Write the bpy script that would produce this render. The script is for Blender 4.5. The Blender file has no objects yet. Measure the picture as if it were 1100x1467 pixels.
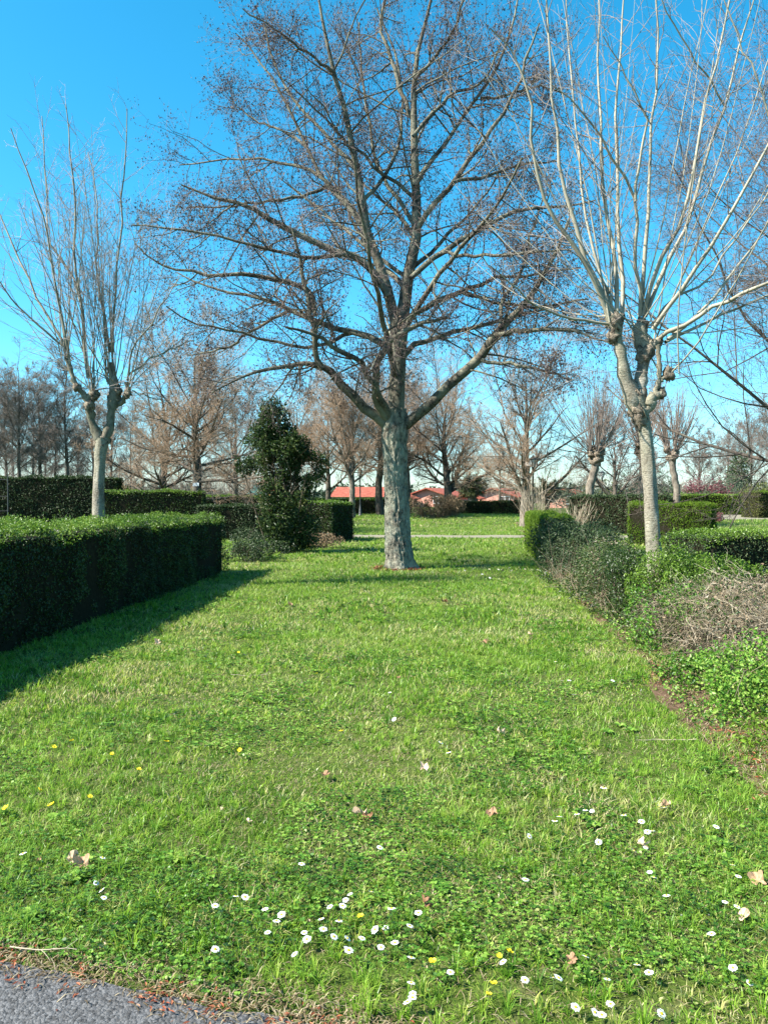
import bpy, math
import numpy as np
from mathutils import Vector

# ------------------------------------------------------------------ camera, world, sun
scene = bpy.context.scene
C = scene.collection
F = 1110.0            # focal length in photo pixels (photo 1100 x 1467)
EYE = 1.6
HOR = 714.0
cam_d = bpy.data.cameras.new('camera')
cam = bpy.data.objects.new('camera', cam_d)
C.objects.link(cam)
cam.location = (0, 0, EYE)
cam.rotation_euler = (math.radians(90) - math.atan((733.5 - HOR) / F), 0, 0)
cam_d.sensor_fit = 'VERTICAL'
cam_d.sensor_height = 36.0
cam_d.lens = 36.0 * F / 1467.0
cam_d.clip_start = 0.05
cam_d.clip_end = 3000
scene.camera = cam

SUN_EL = 44.0
SUN_FRONT = 19.0      # degrees the sun stands on the camera's side of due left
ce, se = math.cos(math.radians(SUN_EL)), math.sin(math.radians(SUN_EL))
to_sun = Vector((-math.cos(math.radians(SUN_FRONT)) * ce, -math.sin(math.radians(SUN_FRONT)) * ce, se))
w = bpy.data.worlds.new('World')
scene.world = w
w.use_nodes = True
nt = w.node_tree
bg = nt.nodes['Background']
sky = nt.nodes.new('ShaderNodeTexSky')
sky.sky_type = 'NISHITA'
sky.sun_disc = False
sky.sun_elevation = math.radians(SUN_EL)
sky.sun_rotation = math.atan2(to_sun.x, to_sun.y)
sky.altitude = 0
sky.air_density = 1.0
sky.dust_density = 0.7
sky.ozone_density = 4.5
hs = nt.nodes.new('ShaderNodeHueSaturation')
hs.inputs['Saturation'].default_value = 1.33
hs.inputs['Hue'].default_value = 0.472
hs.inputs['Value'].default_value = 1.0
nt.links.new(sky.outputs[0], hs.inputs['Color'])
tn_ = nt.nodes.new('ShaderNodeMix'); tn_.data_type = 'RGBA'; tn_.blend_type = 'MULTIPLY'; tn_.inputs[0].default_value = 1
tn_.inputs[7].default_value = (.92, 1.06, 1.12, 1)
nt.links.new(hs.outputs[0], tn_.inputs[6]); nt.links.new(tn_.outputs[2], bg.inputs[0])
bg.inputs[1].default_value = 0.084
sl = bpy.data.lights.new('sun', 'SUN')
sl.energy = 5.0
sl.angle = math.radians(0.5)
sl.color = (1.0, 0.95, 0.86)
so = bpy.data.objects.new('sun', sl)
C.objects.link(so)
so.rotation_euler = to_sun.to_track_quat('Z', 'Y').to_euler()
scene.view_settings.view_transform = 'Standard'
scene.view_settings.look = 'None'
scene.view_settings.exposure = 1.65
scene.view_settings.gamma = 1.0
scene.cycles.max_bounces = 5
scene.cycles.diffuse_bounces = 1
scene.cycles.transmission_bounces = 3
scene.cycles.transparent_max_bounces = 4

RS = np.random.RandomState
# ------------------------------------------------------------------ noise and ground height
def hash2(i, j, s=0):
    v = np.sin(i * 127.1 + j * 311.7 + s * 74.7) * 43758.5453
    return v - np.floor(v)
def vn2(x, y, s=0):
    x = np.asarray(x, float); y = np.asarray(y, float)
    i = np.floor(x); j = np.floor(y); u = x - i; v = y - j
    u = u * u * (3 - 2 * u); v = v * v * (3 - 2 * v)
    a = hash2(i, j, s); b = hash2(i + 1, j, s); c = hash2(i, j + 1, s); d = hash2(i + 1, j + 1, s)
    return (a * (1 - u) + b * u) * (1 - v) + (c * (1 - u) + d * u) * v
def fbm2(x, y, s=0, o=3):
    t = 0; a = 1; n = 0
    for k in range(o):
        t = t + a * vn2(np.asarray(x) * 2 ** k, np.asarray(y) * 2 ** k, s + k * 7); n += a; a *= .5
    return t / n
def vn3(p, f, s=0):
    x, y, z = p[:, 0] * f, p[:, 1] * f, p[:, 2] * f
    k = np.floor(z); t = z - k; t = t * t * (3 - 2 * t)
    return vn2(x + k * 17.3, y + k * 9.1, s) * (1 - t) + vn2(x + (k + 1) * 17.3, y + (k + 1) * 9.1, s) * t
def sstep(a, b, x):
    t = np.clip((np.asarray(x, float) - a) / (b - a), 0, 1)
    return t * t * (3 - 2 * t)
def gz(x, y):
    x = np.asarray(x, float); y = np.asarray(y, float)
    z = 0.38 * sstep(36, 58, y)
    amp = sstep(2.6, 5, y)
    z = z + amp * 0.035 * (fbm2(x * .6, y * .6, 3) - .5)
    return z + 0.02 * (fbm2(x * 3, y * 3, 5) - .5) * amp
def G(px, py):                       # pixel of the photo -> point on level ground
    D = EYE * F / (py - HOR)
    x = (px - 550) / F * D
    return np.array([x, D, float(gz(x, D))])
def W(px, py, D):                    # pixel of the photo at distance D
    return np.array([(px - 550) / F * D, D, EYE + (HOR - py) / F * D])

# ------------------------------------------------------------------ mesh accumulators
class Acc:
    def __init__(s):
        s.v = []; s.q = []; s.t = []; s.n = 0; s.tint = []
    def add(s, v, q=None, t=None, tint=0.5):
        v = np.asarray(v, float).reshape(-1, 3)
        if len(v) == 0: return
        s.v.append(v)
        if q is not None and len(q): s.q.append(np.asarray(q, np.int64).reshape(-1, 4) + s.n)
        if t is not None and len(t): s.t.append(np.asarray(t, np.int64).reshape(-1, 3) + s.n)
        s.tint.append(np.broadcast_to(np.asarray(tint, float), (len(v),)) if np.ndim(tint) == 0 else np.asarray(tint, float))
        s.n += len(v)
    def mesh(s, name, mat, origin, smooth):
        v = np.concatenate(s.v) - np.asarray(origin)
        q = np.concatenate(s.q) if s.q else np.zeros((0, 4), np.int64)
        t = np.concatenate(s.t) if s.t else np.zeros((0, 3), np.int64)
        me = bpy.data.meshes.new(name)
        me.vertices.add(len(v)); me.vertices.foreach_set('co', v.astype(np.float32).ravel())
        li = np.concatenate([q.ravel(), t.ravel()]).astype(np.int32)
        tot = np.concatenate([np.full(len(q), 4), np.full(len(t), 3)]).astype(np.int32)
        st = np.concatenate([[0], np.cumsum(tot)[:-1]]).astype(np.int32)
        me.loops.add(len(li)); me.loops.foreach_set('vertex_index', li)
        me.polygons.add(len(tot)); me.polygons.foreach_set('loop_start', st); me.polygons.foreach_set('loop_total', tot)
        me.polygons.foreach_set('use_smooth', np.full(len(tot), smooth, bool))
        me.update(calc_edges=True)
        a = me.attributes.new('tint', 'FLOAT', 'POINT')
        a.data.foreach_set('value', np.concatenate(s.tint).astype(np.float32))
        me.materials.append(mat)
        return me
    def build(s, name, mat, parent=None, smooth=True, root=None):
        org = (0, 0, 0)
        r = root or parent
        if r is not None: org = tuple(r.location)
        me = s.mesh(name, mat, org, smooth)
        o = bpy.data.objects.new(name, me)
        C.objects.link(o)
        if parent is not None: o.parent = parent
        return o
def tag(o, label=None, cat=None, group=None, kind=None):
    if label: o['label'] = label
    if cat: o['category'] = cat
    if group: o['group'] = group
    if kind: o['kind'] = kind
    return o
def thing(name, label, cat, loc, group=None):
    o = bpy.data.objects.new(name, None)
    C.objects.link(o)
    o.location = [float(c) for c in loc]
    o.empty_display_size = .1
    return tag(o, label, cat, group)
def copy_thing(src, loc, rotz=0.0, scale=1.0, label=None):
    r = src.copy(); C.objects.link(r)
    r.location = [float(c) for c in loc]; r.rotation_euler = (0, 0, rotz)
    r.scale = (scale, scale, scale) if np.ndim(scale) == 0 else tuple(scale)
    if label: r['label'] = label
    for ch in [c for c in src.children]:
        c = ch.copy(); C.objects.link(c); c.parent = r
        for g in [d for d in ch.children]:
            d = g.copy(); C.objects.link(d); d.parent = c
    return r
def unit(v):
    return v / (np.linalg.norm(v, axis=-1, keepdims=True) + 1e-9)
def tubes(acc, P, R, n=4, tint=0.5):
    P = np.asarray(P, float); R = np.asarray(R, float)
    if P.ndim == 2: P = P[None]; R = R[None]
    M, K, _ = P.shape
    T = np.empty_like(P)
    T[:, 1:-1] = P[:, 2:] - P[:, :-2]; T[:, 0] = P[:, 1] - P[:, 0]; T[:, -1] = P[:, -1] - P[:, -2]
    T = unit(T)
    mean = unit(P[:, -1] - P[:, 0])
    ref = np.zeros((M, 3)); ax = np.argmin(np.abs(mean), axis=1); ref[np.arange(M), ax] = 1
    U = unit(np.cross(T, ref[:, None, :])); V = np.cross(T, U)
    a = np.arange(n) / n * 2 * np.pi
    ring = (U[:, :, None, :] * np.cos(a)[None, None, :, None] + V[:, :, None, :] * np.sin(a)[None, None, :, None])
    verts = P[:, :, None, :] + ring * R[:, :, None, None]
    base = (np.arange(M) * K * n)[:, None, None]
    k = (np.arange(K - 1) * n)[None, :, None]
    i = np.arange(n)[None, None, :]; j = (i + 1) % n
    f = np.stack([base + k + i, base + k + j, base + k + n + j, base + k + n + i], -1)
    tt = tint if np.ndim(tint) == 0 else np.repeat(tint, K * n)
    acc.add(verts.reshape(-1, 3), q=f.reshape(-1, 4), tint=tt)
def resample(pts, k, rng=None, wig=0.0):
    pts = np.asarray(pts, float)
    d = np.concatenate([[0], np.cumsum(np.linalg.norm(np.diff(pts[:, :3], axis=0), axis=1))])
    p = np.vstack([2 * pts[0] - pts[1], pts, 2 * pts[-1] - pts[-2]])
    out = []
    for s in np.linspace(0, d[-1], k):
        i = min(max(np.searchsorted(d, s) - 1, 0), len(pts) - 2)
        t = (s - d[i]) / max(d[i + 1] - d[i], 1e-6)
        a, b, c, e = p[i], p[i + 1], p[i + 2], p[i + 3]
        out.append(.5 * (2 * b + (c - a) * t + (2 * a - 5 * b + 4 * c - e) * t * t + (3 * b - a - 3 * c + e) * t ** 3))
    out = np.array(out)
    if rng is not None and wig:
        out[1:-1, :3] += rng.normal(0, wig, (k - 2, 3))
    return out
def grow(rng, start, d, L, r0, K, up=0.0, wig=0.15, tip=0.35, out=None):
    M = len(start)
    P = np.empty((M, K, 3)); P[:, 0] = start
    d = unit(d.copy())
    for k in range(1, K):
        d = d + rng.normal(0, wig, (M, 3))
        d[:, 2] += up
        if out is not None: d = d + out
        d = unit(d)
        P[:, k] = P[:, k - 1] + d * (L / (K - 1))[:, None]
    R = r0[:, None] * np.linspace(1, tip, K)[None, :]
    return P, R
def spawn(rng, P, R, n, tmin=.15, ang=(35, 65), Lr=(.35, .6), rr=.55, K=5, up=.05, wig=.15, tip=.35, Labs=None, rmin=.003, flat=0.0, tmax=1.0, rmax=1.0):
    M, Kp, _ = P.shape
    idx = np.repeat(np.arange(M), n)
    N = len(idx)
    t = rng.uniform(tmin, tmax, N) * (Kp - 1) * .999
    k = t.astype(int); f = (t - k)[:, None]
    a = P[idx, k]; b = P[idx, k + 1]
    pos = a * (1 - f) + b * f
    T = unit(b - a)
    rad = R[idx, k] * (1 - f[:, 0]) + R[idx, k + 1] * f[:, 0]
    q = rng.normal(0, 1, (N, 3)); q[:, 2] *= (1 - flat)
    q = unit(q - T * np.sum(q * T, 1, keepdims=True))
    al = np.radians(rng.uniform(ang[0], ang[1], N))[:, None]
    d = T * np.cos(al) + q * np.sin(al)
    Lp = np.sum(np.linalg.norm(np.diff(P, axis=1), axis=2), 1)[idx]
    tt = t / (Kp - 1)
    if Labs is not None: L = rng.uniform(Labs[0], Labs[1], N) * (1.15 - .5 * tt)
    else: L = Lp * rng.uniform(Lr[0], Lr[1], N) * (1.2 - .6 * tt)
    r0 = np.clip(rad * rr * rng.uniform(.7, 1.1, N), rmin, rmax)
    return grow(rng, pos, d, L, r0, K, up, wig, tip)

# leaves: kites folded along the midrib
def leaves(acc, rng, pos, size, aspect=.5, nrm=None, nb=.6, tint=None, droop=.15, tipdir=None, tb=0.5):
    N = len(pos)
    size = np.broadcast_to(size, (N,)) * rng.uniform(.6, 1.25, N)
    nn = rng.normal(0, 1, (N, 3))
    if nrm is not None: nn = unit(nn) * (1 - nb) + nrm * nb
    nn = unit(nn)
    t = rng.normal(0, 1, (N, 3))
    if tipdir is not None: t = unit(t) * (1 - tb) + np.asarray(tipdir) * tb
    t = unit(t - nn * np.sum(t * nn, 1, keepdims=True))
    b = np.cross(nn, t)
    L = size[:, None]; Wd = L * aspect * .5
    fold = L * .10
    v0 = pos; v2 = pos + t * L - nn * L * droop
    v1 = pos + t * L * .45 + b * Wd + nn * fold
    v3 = pos + t * L * .45 - b * Wd + nn * fold
    V = np.stack([v0, v1, v2, v3], 1).reshape(-1, 3)
    i = np.arange(N)[:, None] * 4
    tr = np.concatenate([i + [0, 1, 2], i + [0, 2, 3]], 0)
    if tint is None: tint = rng.uniform(0, 1, N)
    acc.add(V, t=tr, tint=np.repeat(tint, 4))

def box(acc, c, s, rz=0.0, tint=.5):
    x, y, z = [k / 2 for k in s]
    v = np.array([[a, b, d] for a in (-x, x) for b in (-y, y) for d in (-z, z)])
    cr, sr = math.cos(rz), math.sin(rz)
    v = np.stack([v[:, 0] * cr - v[:, 1] * sr, v[:, 0] * sr + v[:, 1] * cr, v[:, 2]], 1) + np.asarray(c)
    acc.add(v, q=[[0, 1, 3, 2], [4, 6, 7, 5], [0, 4, 5, 1], [2, 3, 7, 6], [0, 2, 6, 4], [1, 5, 7, 3]], tint=tint)

# ------------------------------------------------------------------ materials
def newmat(name):
    m = bpy.data.materials.new(name); m.use_nodes = True
    m.node_tree.nodes.clear()
    return m, m.node_tree
def ramp(nt, fac, cols):
    r = nt.nodes.new('ShaderNodeValToRGB')
    e = r.color_ramp.elements
    while len(e) < len(cols): e.new(0.5)
    for k, (p, c) in enumerate(cols):
        e[k].position = p; e[k].color = (*c, 1)
    nt.links.new(fac, r.inputs[0])
    return r.outputs[0]
def mixc(nt, fac, a, b, mode='MIX'):
    m = nt.nodes.new('ShaderNodeMix'); m.data_type = 'RGBA'; m.blend_type = mode
    for sock, val in ((m.inputs[0], fac), (m.inputs[6], a), (m.inputs[7], b)):
        if hasattr(val, 'links'): nt.links.new(val, sock)
        else: sock.default_value = val if not isinstance(val, tuple) else (*val, 1)
    return m.outputs[2]
def noise(nt, scale, detail=4, rough=.55, vec=None, obj=True):
    n = nt.nodes.new('ShaderNodeTexNoise')
    n.inputs['Scale'].default_value = scale; n.inputs['Detail'].default_value = detail; n.inputs['Roughness'].default_value = rough
    if vec is None:
        tc = nt.nodes.new('ShaderNodeTexCoord'); vec = tc.outputs['Object']
    nt.links.new(vec, n.inputs['Vector'])
    return n.outputs[0]
def stretch(nt, s):
    tc = nt.nodes.new('ShaderNodeTexCoord'); mp = nt.nodes.new('ShaderNodeMapping')
    mp.inputs['Scale'].default_value = s
    nt.links.new(tc.outputs['Object'], mp.inputs['Vector'])
    return mp.outputs[0]
def finish(nt, col, rough=.8, spec=.3, bump=None, bstr=.5, bdist=.01, transl=0.0, tcol=None):
    p = nt.nodes.new('ShaderNodeBsdfPrincipled')
    if hasattr(col, 'links'): nt.links.new(col, p.inputs['Base Color'])
    else: p.inputs['Base Color'].default_value = (*col, 1)
    p.inputs['Roughness'].default_value = rough
    p.inputs['Specular IOR Level'].default_value = spec
    if bump is not None:
        b = nt.nodes.new('ShaderNodeBump'); b.inputs['Strength'].default_value = bstr; b.inputs['Distance'].default_value = bdist
        nt.links.new(bump, b.inputs['Height']); nt.links.new(b.outputs[0], p.inputs['Normal'])
    out = nt.nodes.new('ShaderNodeOutputMaterial')
    if transl:
        t = nt.nodes.new('ShaderNodeBsdfTranslucent')
        if tcol is None: tcol = col
        if hasattr(tcol, 'links'): nt.links.new(tcol, t.inputs[0])
        else: t.inputs[0].default_value = (*tcol, 1)
        mx = nt.nodes.new('ShaderNodeMixShader'); mx.inputs[0].default_value = transl
        nt.links.new(p.outputs[0], mx.inputs[1]); nt.links.new(t.outputs[0], mx.inputs[2])
        nt.links.new(mx.outputs[0], out.inputs[0])
    else:
        nt.links.new(p.outputs[0], out.inputs[0])
def leafmat(name, cols, rough=.5, spec=.35, transl=.3, big=.6, bigc=None, bigs=.5):
    if name not in ('petal', 'yellow', 'grass', 'clover'):
        cols = [(p, tuple(k * .74 for k in c)) for p, c in cols]
    m, nt = newmat(name)
    a = nt.nodes.new('ShaderNodeAttribute'); a.attribute_name = 'tint'
    c = ramp(nt, a.outputs['Fac'], cols)
    if bigc:
        g = nt.nodes.new('ShaderNodeNewGeometry')
        n = noise(nt, big, 3, .6, g.outputs['Position'])
        f = ramp(nt, n, [(.38, (0, 0, 0)), (.66, (bigs, bigs, bigs))])
        c = mixc(nt, f, c, bigc)
    finish(nt, c, rough, spec, transl=transl)
    return m
def plain(name, col, rough=.7, spec=.3, var=.25, scale=8):
    if name not in ('white', 'yolk', 'metal', 'lamp_glass', 'salmon'): col = tuple(k * .78 for k in col)
    m, nt = newmat(name)
    n = noise(nt, scale, 4)
    d = tuple(k * (1 - var) for k in col); e = tuple(min(1, k * (1 + var)) for k in col)
    c = ramp(nt, n, [(.3, d), (.7, e)])
    finish(nt, c, rough, spec, bump=n, bstr=.2, bdist=.01)
    return m
def barkmat(name, dark, light, lich=None, sc=9, sz=.3, bd=.02, la=.5, bs=.8):
    m, nt = newmat(name)
    v = stretch(nt, (1, 1, sz))
    n1 = noise(nt, sc, 6, .65, v)
    n2 = noise(nt, sc * 3.3, 4, .6, v)
    c = ramp(nt, n1, [(.34, dark), (.6, light)])
    if lich:
        n3 = noise(nt, 2.3, 5, .7)
        f = ramp(nt, n3, [(.42, (0, 0, 0)), (.6, (la, la, la))])
        c = mixc(nt, f, c, lich)
    h = nt.nodes.new('ShaderNodeMath'); h.operation = 'ADD'
    nt.links.new(n1, h.inputs[0]); nt.links.new(n2, h.inputs[1])
    finish(nt, c, .9, .2, bump=h.outputs[0], bstr=bs, bdist=bd)
    return m
def planemat(name, base, patch, pale):
    m, nt = newmat(name)
    v = stretch(nt, (1, 1, .5))
    n0 = noise(nt, 1.7, 3, .6, v)
    n1 = noise(nt, 5, 5, .65, v)
    c = ramp(nt, n1, [(.42, base), (.47, patch), (.56, patch), (.62, pale)])
    c = mixc(nt, ramp(nt, n0, [(.4, (0, 0, 0)), (.6, (.7, .7, .7))]), c, (.26, .25, .17))
    v2 = stretch(nt, (1, 1, 2.5))
    n2 = noise(nt, 26, 5, .7, v2)
    c = mixc(nt, ramp(nt, n2, [(.5, (0, 0, 0)), (.62, (.8, .8, .8))]), c, (.10, .085, .06))
    finish(nt, c, .85, .2, bump=n2, bstr=1, bdist=.02)
    return m

M = {}
M['bark_alder'] = barkmat('bark_alder', (.011, .009, .008), (.26, .235, .18), (.40, .41, .30), sc=15, sz=.5, bd=.04, la=.55, bs=1)
M['limb_alder'] = barkmat('limb_alder', (.012, .010, .009), (.12, .105, .08), (.27, .27, .19), sc=14, sz=1, bd=.01, la=.5)
M['twig_alder'] = plain('twig_alder', (.19, .145, .125), .7, .3, .4, 4)
M['cone'] = leafmat('cone', [(0, (.03, .02, .02)), (.6, (.09, .06, .065)), (1, (.34, .24, .15))], .8, .2, 0)
M['plane_trunk'] = planemat('plane_trunk', (.12, .10, .075), (.25, .22, .17), (.40, .365, .30))
M['plane_shoot'] = plain('plane_shoot', (.33, .30, .22), .6, .3, .35, 3)
M['plane_twig'] = plain('plane_twig', (.25, .21, .18), .6, .3, .35, 3)
M['plane_dark'] = barkmat('plane_dark', (.03, .026, .018), (.15, .135, .09), (.3, .28, .22), sc=12, sz=.6, bd=.01, la=.4)
M['left_shoot'] = plain('left_shoot', (.25, .23, .17), .6, .3, .4, 3)
M['left_twig'] = plain('left_twig', (.34, .30, .28), .6, .3, .3, 3)
M['knuckle'] = barkmat('knuckle', (.02, .016, .012), (.32, .26, .19), None, sc=20, sz=1, bd=.05)
M['grass'] = leafmat('grass', [(0, (.010, .045, .005)), (.35, (.095, .245, .016)), (.7, (.30, .45, .04)), (.84, (.47, .45, .13)), (1, (.58, .49, .31))], .4, .4, .5,
                     big=.75, bigc=(.25, .40, .05), bigs=.75)
M['clover'] = leafmat('clover', [(0, (.010, .04, .007)), (.45, (.08, .20, .018)), (.85, (.26, .42, .06)), (1, (.34, .36, .12))], .45, .4, .4)
M['straw'] = leafmat('straw', [(0, (.07, .045, .02)), (.5, (.26, .19, .10)), (1, (.46, .38, .24))], .8, .2, .2)
M['litter'] = leafmat('litter', [(0, (.10, .03, .015)), (.5, (.34, .085, .035)), (1, (.42, .22, .12))], .7, .2, .1)
M['hedge_leaf'] = leafmat('hedge_leaf', [(0, (.012, .03, .005)), (.6, (.035, .075, .010)), (.93, (.08, .14, .02)), (1, (.14, .10, .04))], .42, .4, .2)  # darkened for hedge sides: their shade is put into the leaf colour
M['hedge_top_leaf'] = leafmat('hedge_top_leaf', [(0, (.06, .13, .012)), (.6, (.17, .30, .03)), (1, (.28, .40, .06))], .42, .4, .35)  # lightened for hedge tops: sunlight put into the leaf colour
M['cypress_leaf'] = leafmat('cypress_leaf', [(0, (.06, .13, .01)), (.55, (.16, .28, .018)), (.88, (.26, .36, .035)), (1, (.36, .27, .12))], .6, .25, .3)
M['laurel_leaf'] = leafmat('laurel_leaf', [(0, (.02, .04, .014)), (.6, (.055, .095, .03)), (1, (.16, .19, .09))], .5, .3, .15)
M['olive_leaf'] = leafmat('olive_leaf', [(0, (.05, .07, .015)), (.6, (.12, .14, .03)), (1, (.2, .19, .06))], .6, .25, .25)
M['dry_leaf'] = leafmat('dry_leaf', [(0, (.14, .09, .05)), (.5, (.28, .2, .12)), (1, (.42, .32, .2))], .8, .2, .2)
M['shrub_leaf'] = leafmat('shrub_leaf', [(0, (.012, .03, .008)), (.5, (.04, .08, .018)), (.85, (.12, .17, .04)), (1, (.24, .24, .08))], .45, .35, .22)
M['ivy_leaf'] = leafmat('ivy_leaf', [(0, (.02, .045, .012)), (.45, (.06, .11, .022)), (.7, (.12, .17, .04)), (.8, (.25, .19, .12)), (1, (.40, .33, .23))], .5, .4, .2)
M['red_leaf'] = leafmat('red_leaf', [(0, (.13, .035, .045)), (.6, (.24, .08, .09)), (1, (.38, .2, .18))], .6, .3, .3)
M['grey_leaf'] = leafmat('grey_leaf', [(0, (.06, .09, .05)), (.6, (.13, .17, .10)), (1, (.2, .24, .15))], .6, .3, .2)
M['blossom_leaf'] = leafmat('blossom_leaf', [(0, (.2, .15, .11)), (1, (.42, .34, .27))], .7, .3, .2)
M['far_leaf'] = leafmat('far_leaf', [(0, (.04, .07, .045)), (.6, (.07, .105, .06)), (1, (.12, .15, .09))], .7, .2, .1)
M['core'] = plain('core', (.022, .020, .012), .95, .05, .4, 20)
M['stem'] = plain('stem', (.10, .08, .055), .8, .2, .4, 20)
M['deadtwig'] = leafmat('deadtwig', [(0, (.08, .06, .035)), (.5, (.28, .22, .145)), (1, (.58, .49, .36))], .8, .2, 0)
M['tan_twig'] = plain('tan_twig', (.38, .265, .175), .8, .2, .35, 1.2)
M['grey_twig'] = plain('grey_twig', (.27, .215, .18), .8, .2, .35, 1.2)
M['wood_twig'] = plain('wood_twig', (.25, .21, .175), .8, .2, .35, 1.2)
M['far_bark'] = barkmat('far_bark', (.02, .017, .014), (.10, .08, .065), (.16, .15, .11), sc=5, sz=.4, bd=.03, la=.4)
M['far_bark_pale'] = barkmat('far_bark_pale', (.06, .05, .04), (.21, .18, .14), None, sc=6, sz=.5, bd=.02)
M['white'] = plain('white', (.8, .8, .78), .5, .3, .04, 10)
M['petal'] = leafmat('petal', [(0, (.78, .78, .80)), (1, (.86, .86, .86))], .6, .2, .25)
M['yolk'] = plain('yolk', (.75, .50, .02), .7, .2, .15, 200)
M['yellow'] = leafmat('yellow', [(0, (.8, .62, .02)), (1, (.85, .7, .04))], .5, .3, .25)
M['stalk'] = plain('stalk', (.09, .16, .035), .6, .3, .2, 50)
M['metal'] = plain('metal', (.03, .035, .035), .5, .5, .2, 10)
M['lamp_glass'] = plain('lamp_glass', (.5, .52, .5), .3, .5, .05, 10)
M['salmon'] = plain('salmon', (.5, .24, .18), .9, .2, .08, 1)
M['cream'] = plain('cream', (.72, .68, .6), .9, .2, .06, 1)
M['teal'] = plain('teal', (.12, .36, .34), .7, .3, .1, 3)
M['orange_wall'] = plain('orange_wall', (.5, .22, .1), .9, .2, .1, 3)
M['dark'] = plain('dark', (.03, .025, .025), .6, .3, .2, 3)
M['fallen'] = leafmat('fallen', [(0, (.28, .14, .07)), (.45, (.60, .38, .23)), (1, (.82, .62, .44))], .7, .25, .15)
M['palm_green'] = leafmat('palm_green', [(0, (.035, .05, .015)), (1, (.10, .12, .035))], .5, .3, .1)
M['palm_dead'] = leafmat('palm_dead', [(0, (.16, .11, .07)), (1, (.42, .32, .22))], .8, .2, .1)

def roofmat():
    m, nt = newmat('roof_tile')
    wv = nt.nodes.new('ShaderNodeTexWave'); wv.inputs['Scale'].default_value = 3.2; wv.bands_direction = 'X'
    tc = nt.nodes.new('ShaderNodeTexCoord'); nt.links.new(tc.outputs['Object'], wv.inputs['Vector'])
    n = noise(nt, 2.5, 5)
    c = ramp(nt, n, [(.3, (.22, .055, .035)), (.7, (.38, .115, .075))])
    finish(nt, c, .9, .2, bump=wv.outputs[1], bstr=.6, bdist=.05)
    return m
M['roof'] = roofmat()

def groundmat():
    m, nt = newmat('turf')
    n1 = noise(nt, .35, 5, .6); n2 = noise(nt, 9, 6, .7); n3 = noise(nt, 70, 3, .6)
    g = ramp(nt, n1, [(.35, (.035, .07, .010)), (.65, (.08, .115, .016))])
    d = ramp(nt, n3, [(.3, (.018, .03, .006)), (.7, (.07, .105, .018))])
    c = mixc(nt, .5, g, d)
    f = ramp(nt, n2, [(.48, (0, 0, 0)), (.72, (.8, .8, .8))])
    c = mixc(nt, f, c, (.12, .10, .05))
    finish(nt, c, .95, .1, bump=n3, bstr=.8, bdist=.02)
    return m
M['turf'] = groundmat()
def asphaltmat():
    m, nt = newmat('asphalt')
    v = nt.nodes.new('ShaderNodeTexVoronoi'); v.inputs['Scale'].default_value = 95
    tc = nt.nodes.new('ShaderNodeTexCoord'); nt.links.new(tc.outputs['Object'], v.inputs['Vector'])
    n = noise(nt, 220, 4, .6); n2 = noise(nt, 5, 4, .6)
    c = ramp(nt, v.outputs['Color'], [(.2, (.034, .034, .035)), (.8, (.13, .13, .132))])
    c = mixc(nt, ramp(nt, n2, [(.4, (0, 0, 0)), (.7, (.5, .5, .5))]), c, (.09, .085, .08))
    h = nt.nodes.new('ShaderNodeMath'); h.operation = 'SUBTRACT'
    nt.links.new(n, h.inputs[0]); nt.links.new(v.outputs['Distance'], h.inputs[1])
    finish(nt, c, .85, .3, bump=h.outputs[0], bstr=1, bdist=.006)
    return m
M['asphalt'] = asphaltmat()
def soilmat(name, a, b, c3):
    m, nt = newmat(name)
    n = noise(nt, 30, 6, .7); n2 = noise(nt, 7, 4, .6)
    c = ramp(nt, n, [(.3, a), (.55, b), (.75, c3)])
    finish(nt, c, .95, .1, bump=n, bstr=1, bdist=.02)
    return m
M['soil'] = soilmat('soil', (.05, .032, .02), (.13, .08, .05), (.24, .16, .11))
M['gravel'] = soilmat('gravel', (.13, .12, .085), (.22, .2, .15), (.29, .27, .21))

# ------------------------------------------------------------------ ground
def axis(vals):
    out = []
    for a, b, s in vals: out += list(np.arange(a, b, s))
    out.append(vals[-1][1]); return np.array(out)
xs = axis([(-500, -60, 40), (-60, -12, 3), (-12, 12, .4), (12, 60, 3), (60, 500, 40)])
ys = axis([(-30, 0, 3), (0, 24, .35), (24, 66, 1.5), (66, 120, 9), (120, 900, 60)])
X, Y = np.meshgrid(xs, ys, indexing='ij')
Z = gz(X, Y)
V = np.stack([X, Y, Z], -1).reshape(-1, 3)
nx, ny = X.shape
ii, jj = np.meshgrid(np.arange(nx - 1), np.arange(ny - 1), indexing='ij')
b0 = (ii * ny + jj).ravel()
a = Acc(); a.add(V, q=np.stack([b0, b0 + ny, b0 + ny + 1, b0 + 1], 1))
tag(a.build('ground', M['turf']), kind='structure')
def asph_edge(x):
    return 2.63 - .30 * (x + 1.31) + .05 * (fbm2(np.asarray(x) * 4, 0, 9) - .5) + .05 * (fbm2(np.asarray(x) * 14, 3, 9) - .5)
def sheet(name, mat, fn_lo, fn_hi, xr, n, k, h=.004):
    x = np.linspace(xr[0], xr[1], n); t = np.linspace(0, 1, k)
    lo = fn_lo(x); hi = fn_hi(x)
    Yv = lo[:, None] + (hi - lo)[:, None] * t[None]
    Xv = np.repeat(x[:, None], k, 1)
    Zv = gz(Xv, Yv) + h
    V = np.stack([Xv, Yv, Zv], -1).reshape(-1, 3)
    i, j = np.meshgrid(np.arange(n - 1), np.arange(k - 1), indexing='ij')
    b = (i * k + j).ravel()
    a = Acc(); a.add(V, q=np.stack([b, b + k, b + k + 1, b + 1], 1))
    return tag(a.build(name, mat), kind='structure')
sheet('road', M['asphalt'], lambda x: np.full_like(x, -12.), asph_edge, (-14, 14), 700, 8, .012)
def path_c(x): return 32.4 - .05 * x
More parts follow.
